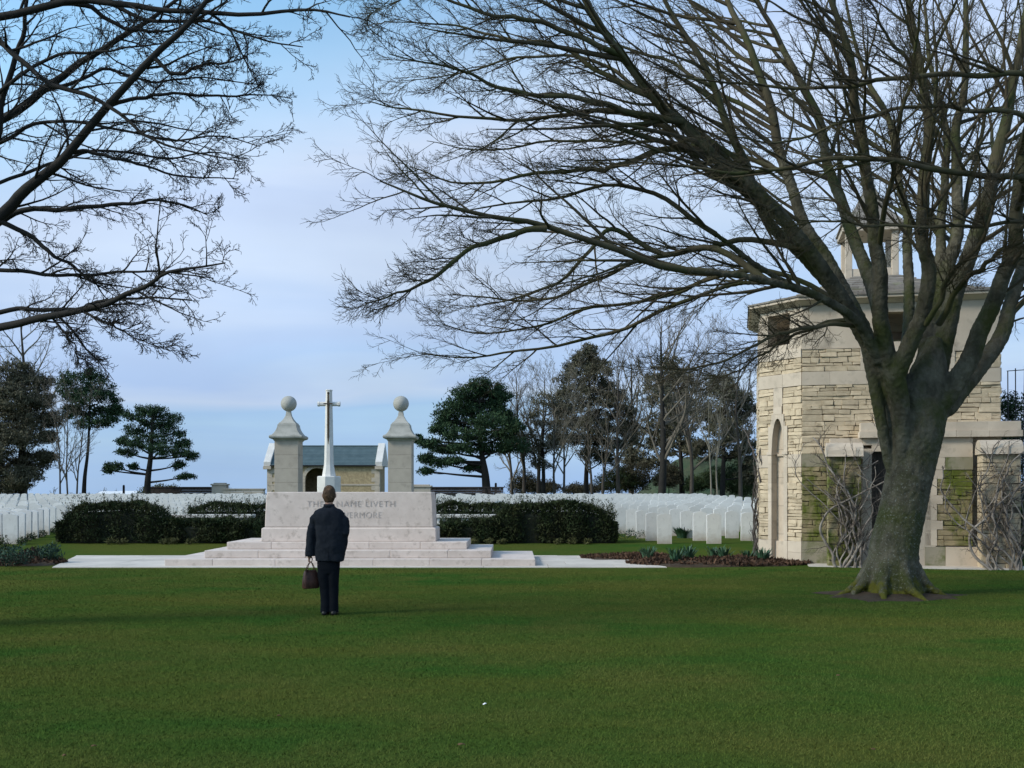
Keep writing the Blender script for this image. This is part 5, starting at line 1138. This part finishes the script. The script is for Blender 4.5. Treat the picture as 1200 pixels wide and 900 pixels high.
    bm_ = oh.modifiers.new('sub', 'SUBSURF'); bm_.levels = 1; bm_.render_levels = 2
    tx = bpy.data.textures.new('hair_relief', 'CLOUDS'); tx.noise_scale = .03; dm = oh.modifiers.new('relief', 'DISPLACE'); dm.texture = tx; dm.strength = .014
    # jacket: torso loft + sleeves fused
    j = MB(); cx = lambda a, b: (X(a)+X(b))/2; hw = lambda a, b: (X(b)-X(a))/2
    T = [(657.5,369.5,403,.125),(650,369.5,404,.135),(640,370,405,.138),(630,370.5,405,.138),(622,370.5,404.5,.134),(612,369.5,404,.134),(606,367,404,.128),(602,367,403.5,.120),(599,369,402,.108),(596.5,373,399,.092),(594.5,377.5,394.5,.078),(592,380.5,391.5,.066)]
    j.loft([ell(cx(a,b), -.005+(.01 if y > 640 else 0), Z(y), hw(a,b), d, 32, 2.6) for y, a, b, d in T])
    j.tube([(X(373.5),0,Z(603)), (X(369),.0,Z(609)), (X(366),.005,Z(618)), (X(364.5),.0,Z(630)), (X(364),.0,Z(642)), (X(363.4),.0,Z(651.5))], [.070,.074,.070,.063,.059,.060], 18)
    j.tube([(X(399),0,Z(603)), (X(402.3),.0,Z(609)), (X(404),-.01,Z(616)), (X(404.2),-.035,Z(625)), (X(402.5),.0,Z(634)), (X(400.5),.05,Z(642)), (X(399),.09,Z(648))], [.070,.073,.068,.064,.060,.055,.05], 18)
    oj = j.build('jacket', M['jacket'], t, smooth=True); r = oj.modifiers.new('remesh', 'REMESH'); r.mode = 'VOXEL'; r.voxel_size = .008; r.use_smooth_shade = True
    s = oj.modifiers.new('smooth', 'SMOOTH'); s.factor = .5; s.iterations = 4
    tx = bpy.data.textures.new('cloth_folds', 'CLOUDS'); tx.noise_scale = .16; tx.noise_depth = 2; dm = oj.modifiers.new('folds', 'DISPLACE'); dm.texture = tx; dm.strength = .034; dm.mid_level = .5
    MB().tube([(X(363.3),0,Z(651.8)), (X(363.1),0,Z(646.8))], [.0635,.0645], 18).build('cuff', M['jacket'], oj, smooth=True)
    c = MB(); c.loft([ell(X(385.9), -.012, Z(y), a, b, 24, 2.1) for y, a, b in ((594,.078,.08),(590.8,.070,.072),(590.6,.062,.064),(592.5,.06,.06))]); c.build('collar', M['jacket'], oj, smooth=True)
    MB().box(-.0015, .0015, -.002, .002, Z(656), Z(640)).build('vent', M['trousers'], oj).location = (X(386.5), -.132, 0)
    # trousers
    tr = MB()
    tr.loft([ell(X(385), .0, Z(y), (X(b)-X(a))/2, d, 28, 2.4) for y, a, b, d in ((640,373,399,.10),(652,373,399,.10),(658,371.3,398.2,.098),(666,372,397.8,.095),(672,373,397,.08))])
    for x0, x1, x2, w0 in ((379.4,380.6,381.6,.088),(390.4,390.8,391.2,.085)):
        tr.tube([(X(x0),0,Z(660)), (X(x0+.3),0,Z(676)), (X(x1),.01,Z(690)), (X(x2),-.005,Z(706)), (X(x2),-.01,Z(717.3))], [w0,w0*.93,w0*.80,w0*.74,w0*.78], 18)
    ot = tr.build('trousers', M['trousers'], t, smooth=True); r = ot.modifiers.new('remesh', 'REMESH'); r.mode = 'VOXEL'; r.voxel_size = .008; r.use_smooth_shade = True
    s = ot.modifiers.new('smooth', 'SMOOTH'); s.factor = .5; s.iterations = 3
    dm = ot.modifiers.new('folds', 'DISPLACE'); dm.texture = tx; dm.strength = .016
    for x0 in (381, 391.6):
        s_ = MB(); s_.loft([ell(X(x0), .045, z, rx, ry, 20, 2.6) for z, rx, ry in ((.0,.046,.135),(.02,.048,.140),(.045,.046,.130),(.07,.038,.10),(.095,.03,.07))]); s_.build('shoe', M['shoe'], t, smooth=True)
    # bag held in the left hand (a thing of its own)
    bg_ = empty('handbag', (PXX+X(364), 14.3, Z(689.5)), R_(38)); tag(bg_, 'brown leather handbag with short handles held by the standing person', 'bag')
    b = MB()
    def rb(z, a, d): return ell(0, 0, z, a, d, 24, 5)
    b.loft([rb(0,.105,.050), rb(.012,.112,.058), rb(.12,.108,.052), rb(.21,.094,.034), rb(.24,.085,.016)]); b.build('pouch', M['leather'], bg_, smooth=True, bevel=.003)
    for yy in (-.025, .025): MB().tube([(-.06, yy, .2), (-.055, yy*.8, .27), (-.025, yy*.3, .335), (.0, 0, .35), (.025, yy*.3, .335), (.055, yy*.8, .27), (.06, yy, .2)], .0065, 8).build('handle', M['leather'], bg_, smooth=True)
    MB().box(-.088, .088, -.004, .004, .234, .248).build('clasp', M['bronze'], bg_)
person()

# scraps on the lawn
def scrap(x, y, m, name, label, s):
    X, Y = PX(x, y, 0); rr = random.Random(int(x)); mb = MB(); n = 9; ring = [(s*math.cos(2*math.pi*i/n)*(1+.3*rr.random()), s*.6*math.sin(2*math.pi*i/n)*(1+.3*rr.random()), .018+.01*rr.random()) for i in range(n)]
    mb.add([(0,0,.03)]+ring+[(0,0,.026)]+[(a,b,c-.003) for a,b,c in ring], [(0,1+i,1+(i+1)%n) for i in range(n)]+[(n+1, n+2+(i+1)%n, n+2+i) for i in range(n)]+[(1+i, n+2+i, n+2+(i+1)%n, 1+(i+1)%n) for i in range(n)])
    o = mb.build(name, m); o.location = (X, Y, 0); tag(o, label, 'paper' if m is M['paper'] else 'leaf')
scrap(568, 828, M['paper'], 'paper_scrap', 'tiny white scrap on the lawn below the altar', .014)
scrap(541, 876, M['deadleaf'], 'fallen_leaf', 'small brown fallen leaf nearest the bottom edge of the lawn', .022)
scrap(982, 794, M['deadleaf'], 'fallen_leaf', 'small pale leaf on the right side of the lawn', .016)
scrap(75, 889, M['deadleaf'], 'fallen_leaf', 'tiny leaf near the lower left corner of the lawn', .012)
scrap(1023, 882, M['deadleaf'], 'fallen_leaf', 'tiny leaf near the lower right corner of the lawn', .012)
scrap(110, 878, M['deadleaf'], 'fallen_leaf', 'flat brown leaf a little right of the lower left corner', .016)
scrap(327, 842, M['deadleaf'], 'fallen_leaf', 'brown leaf on the lawn in front of the person', .014)
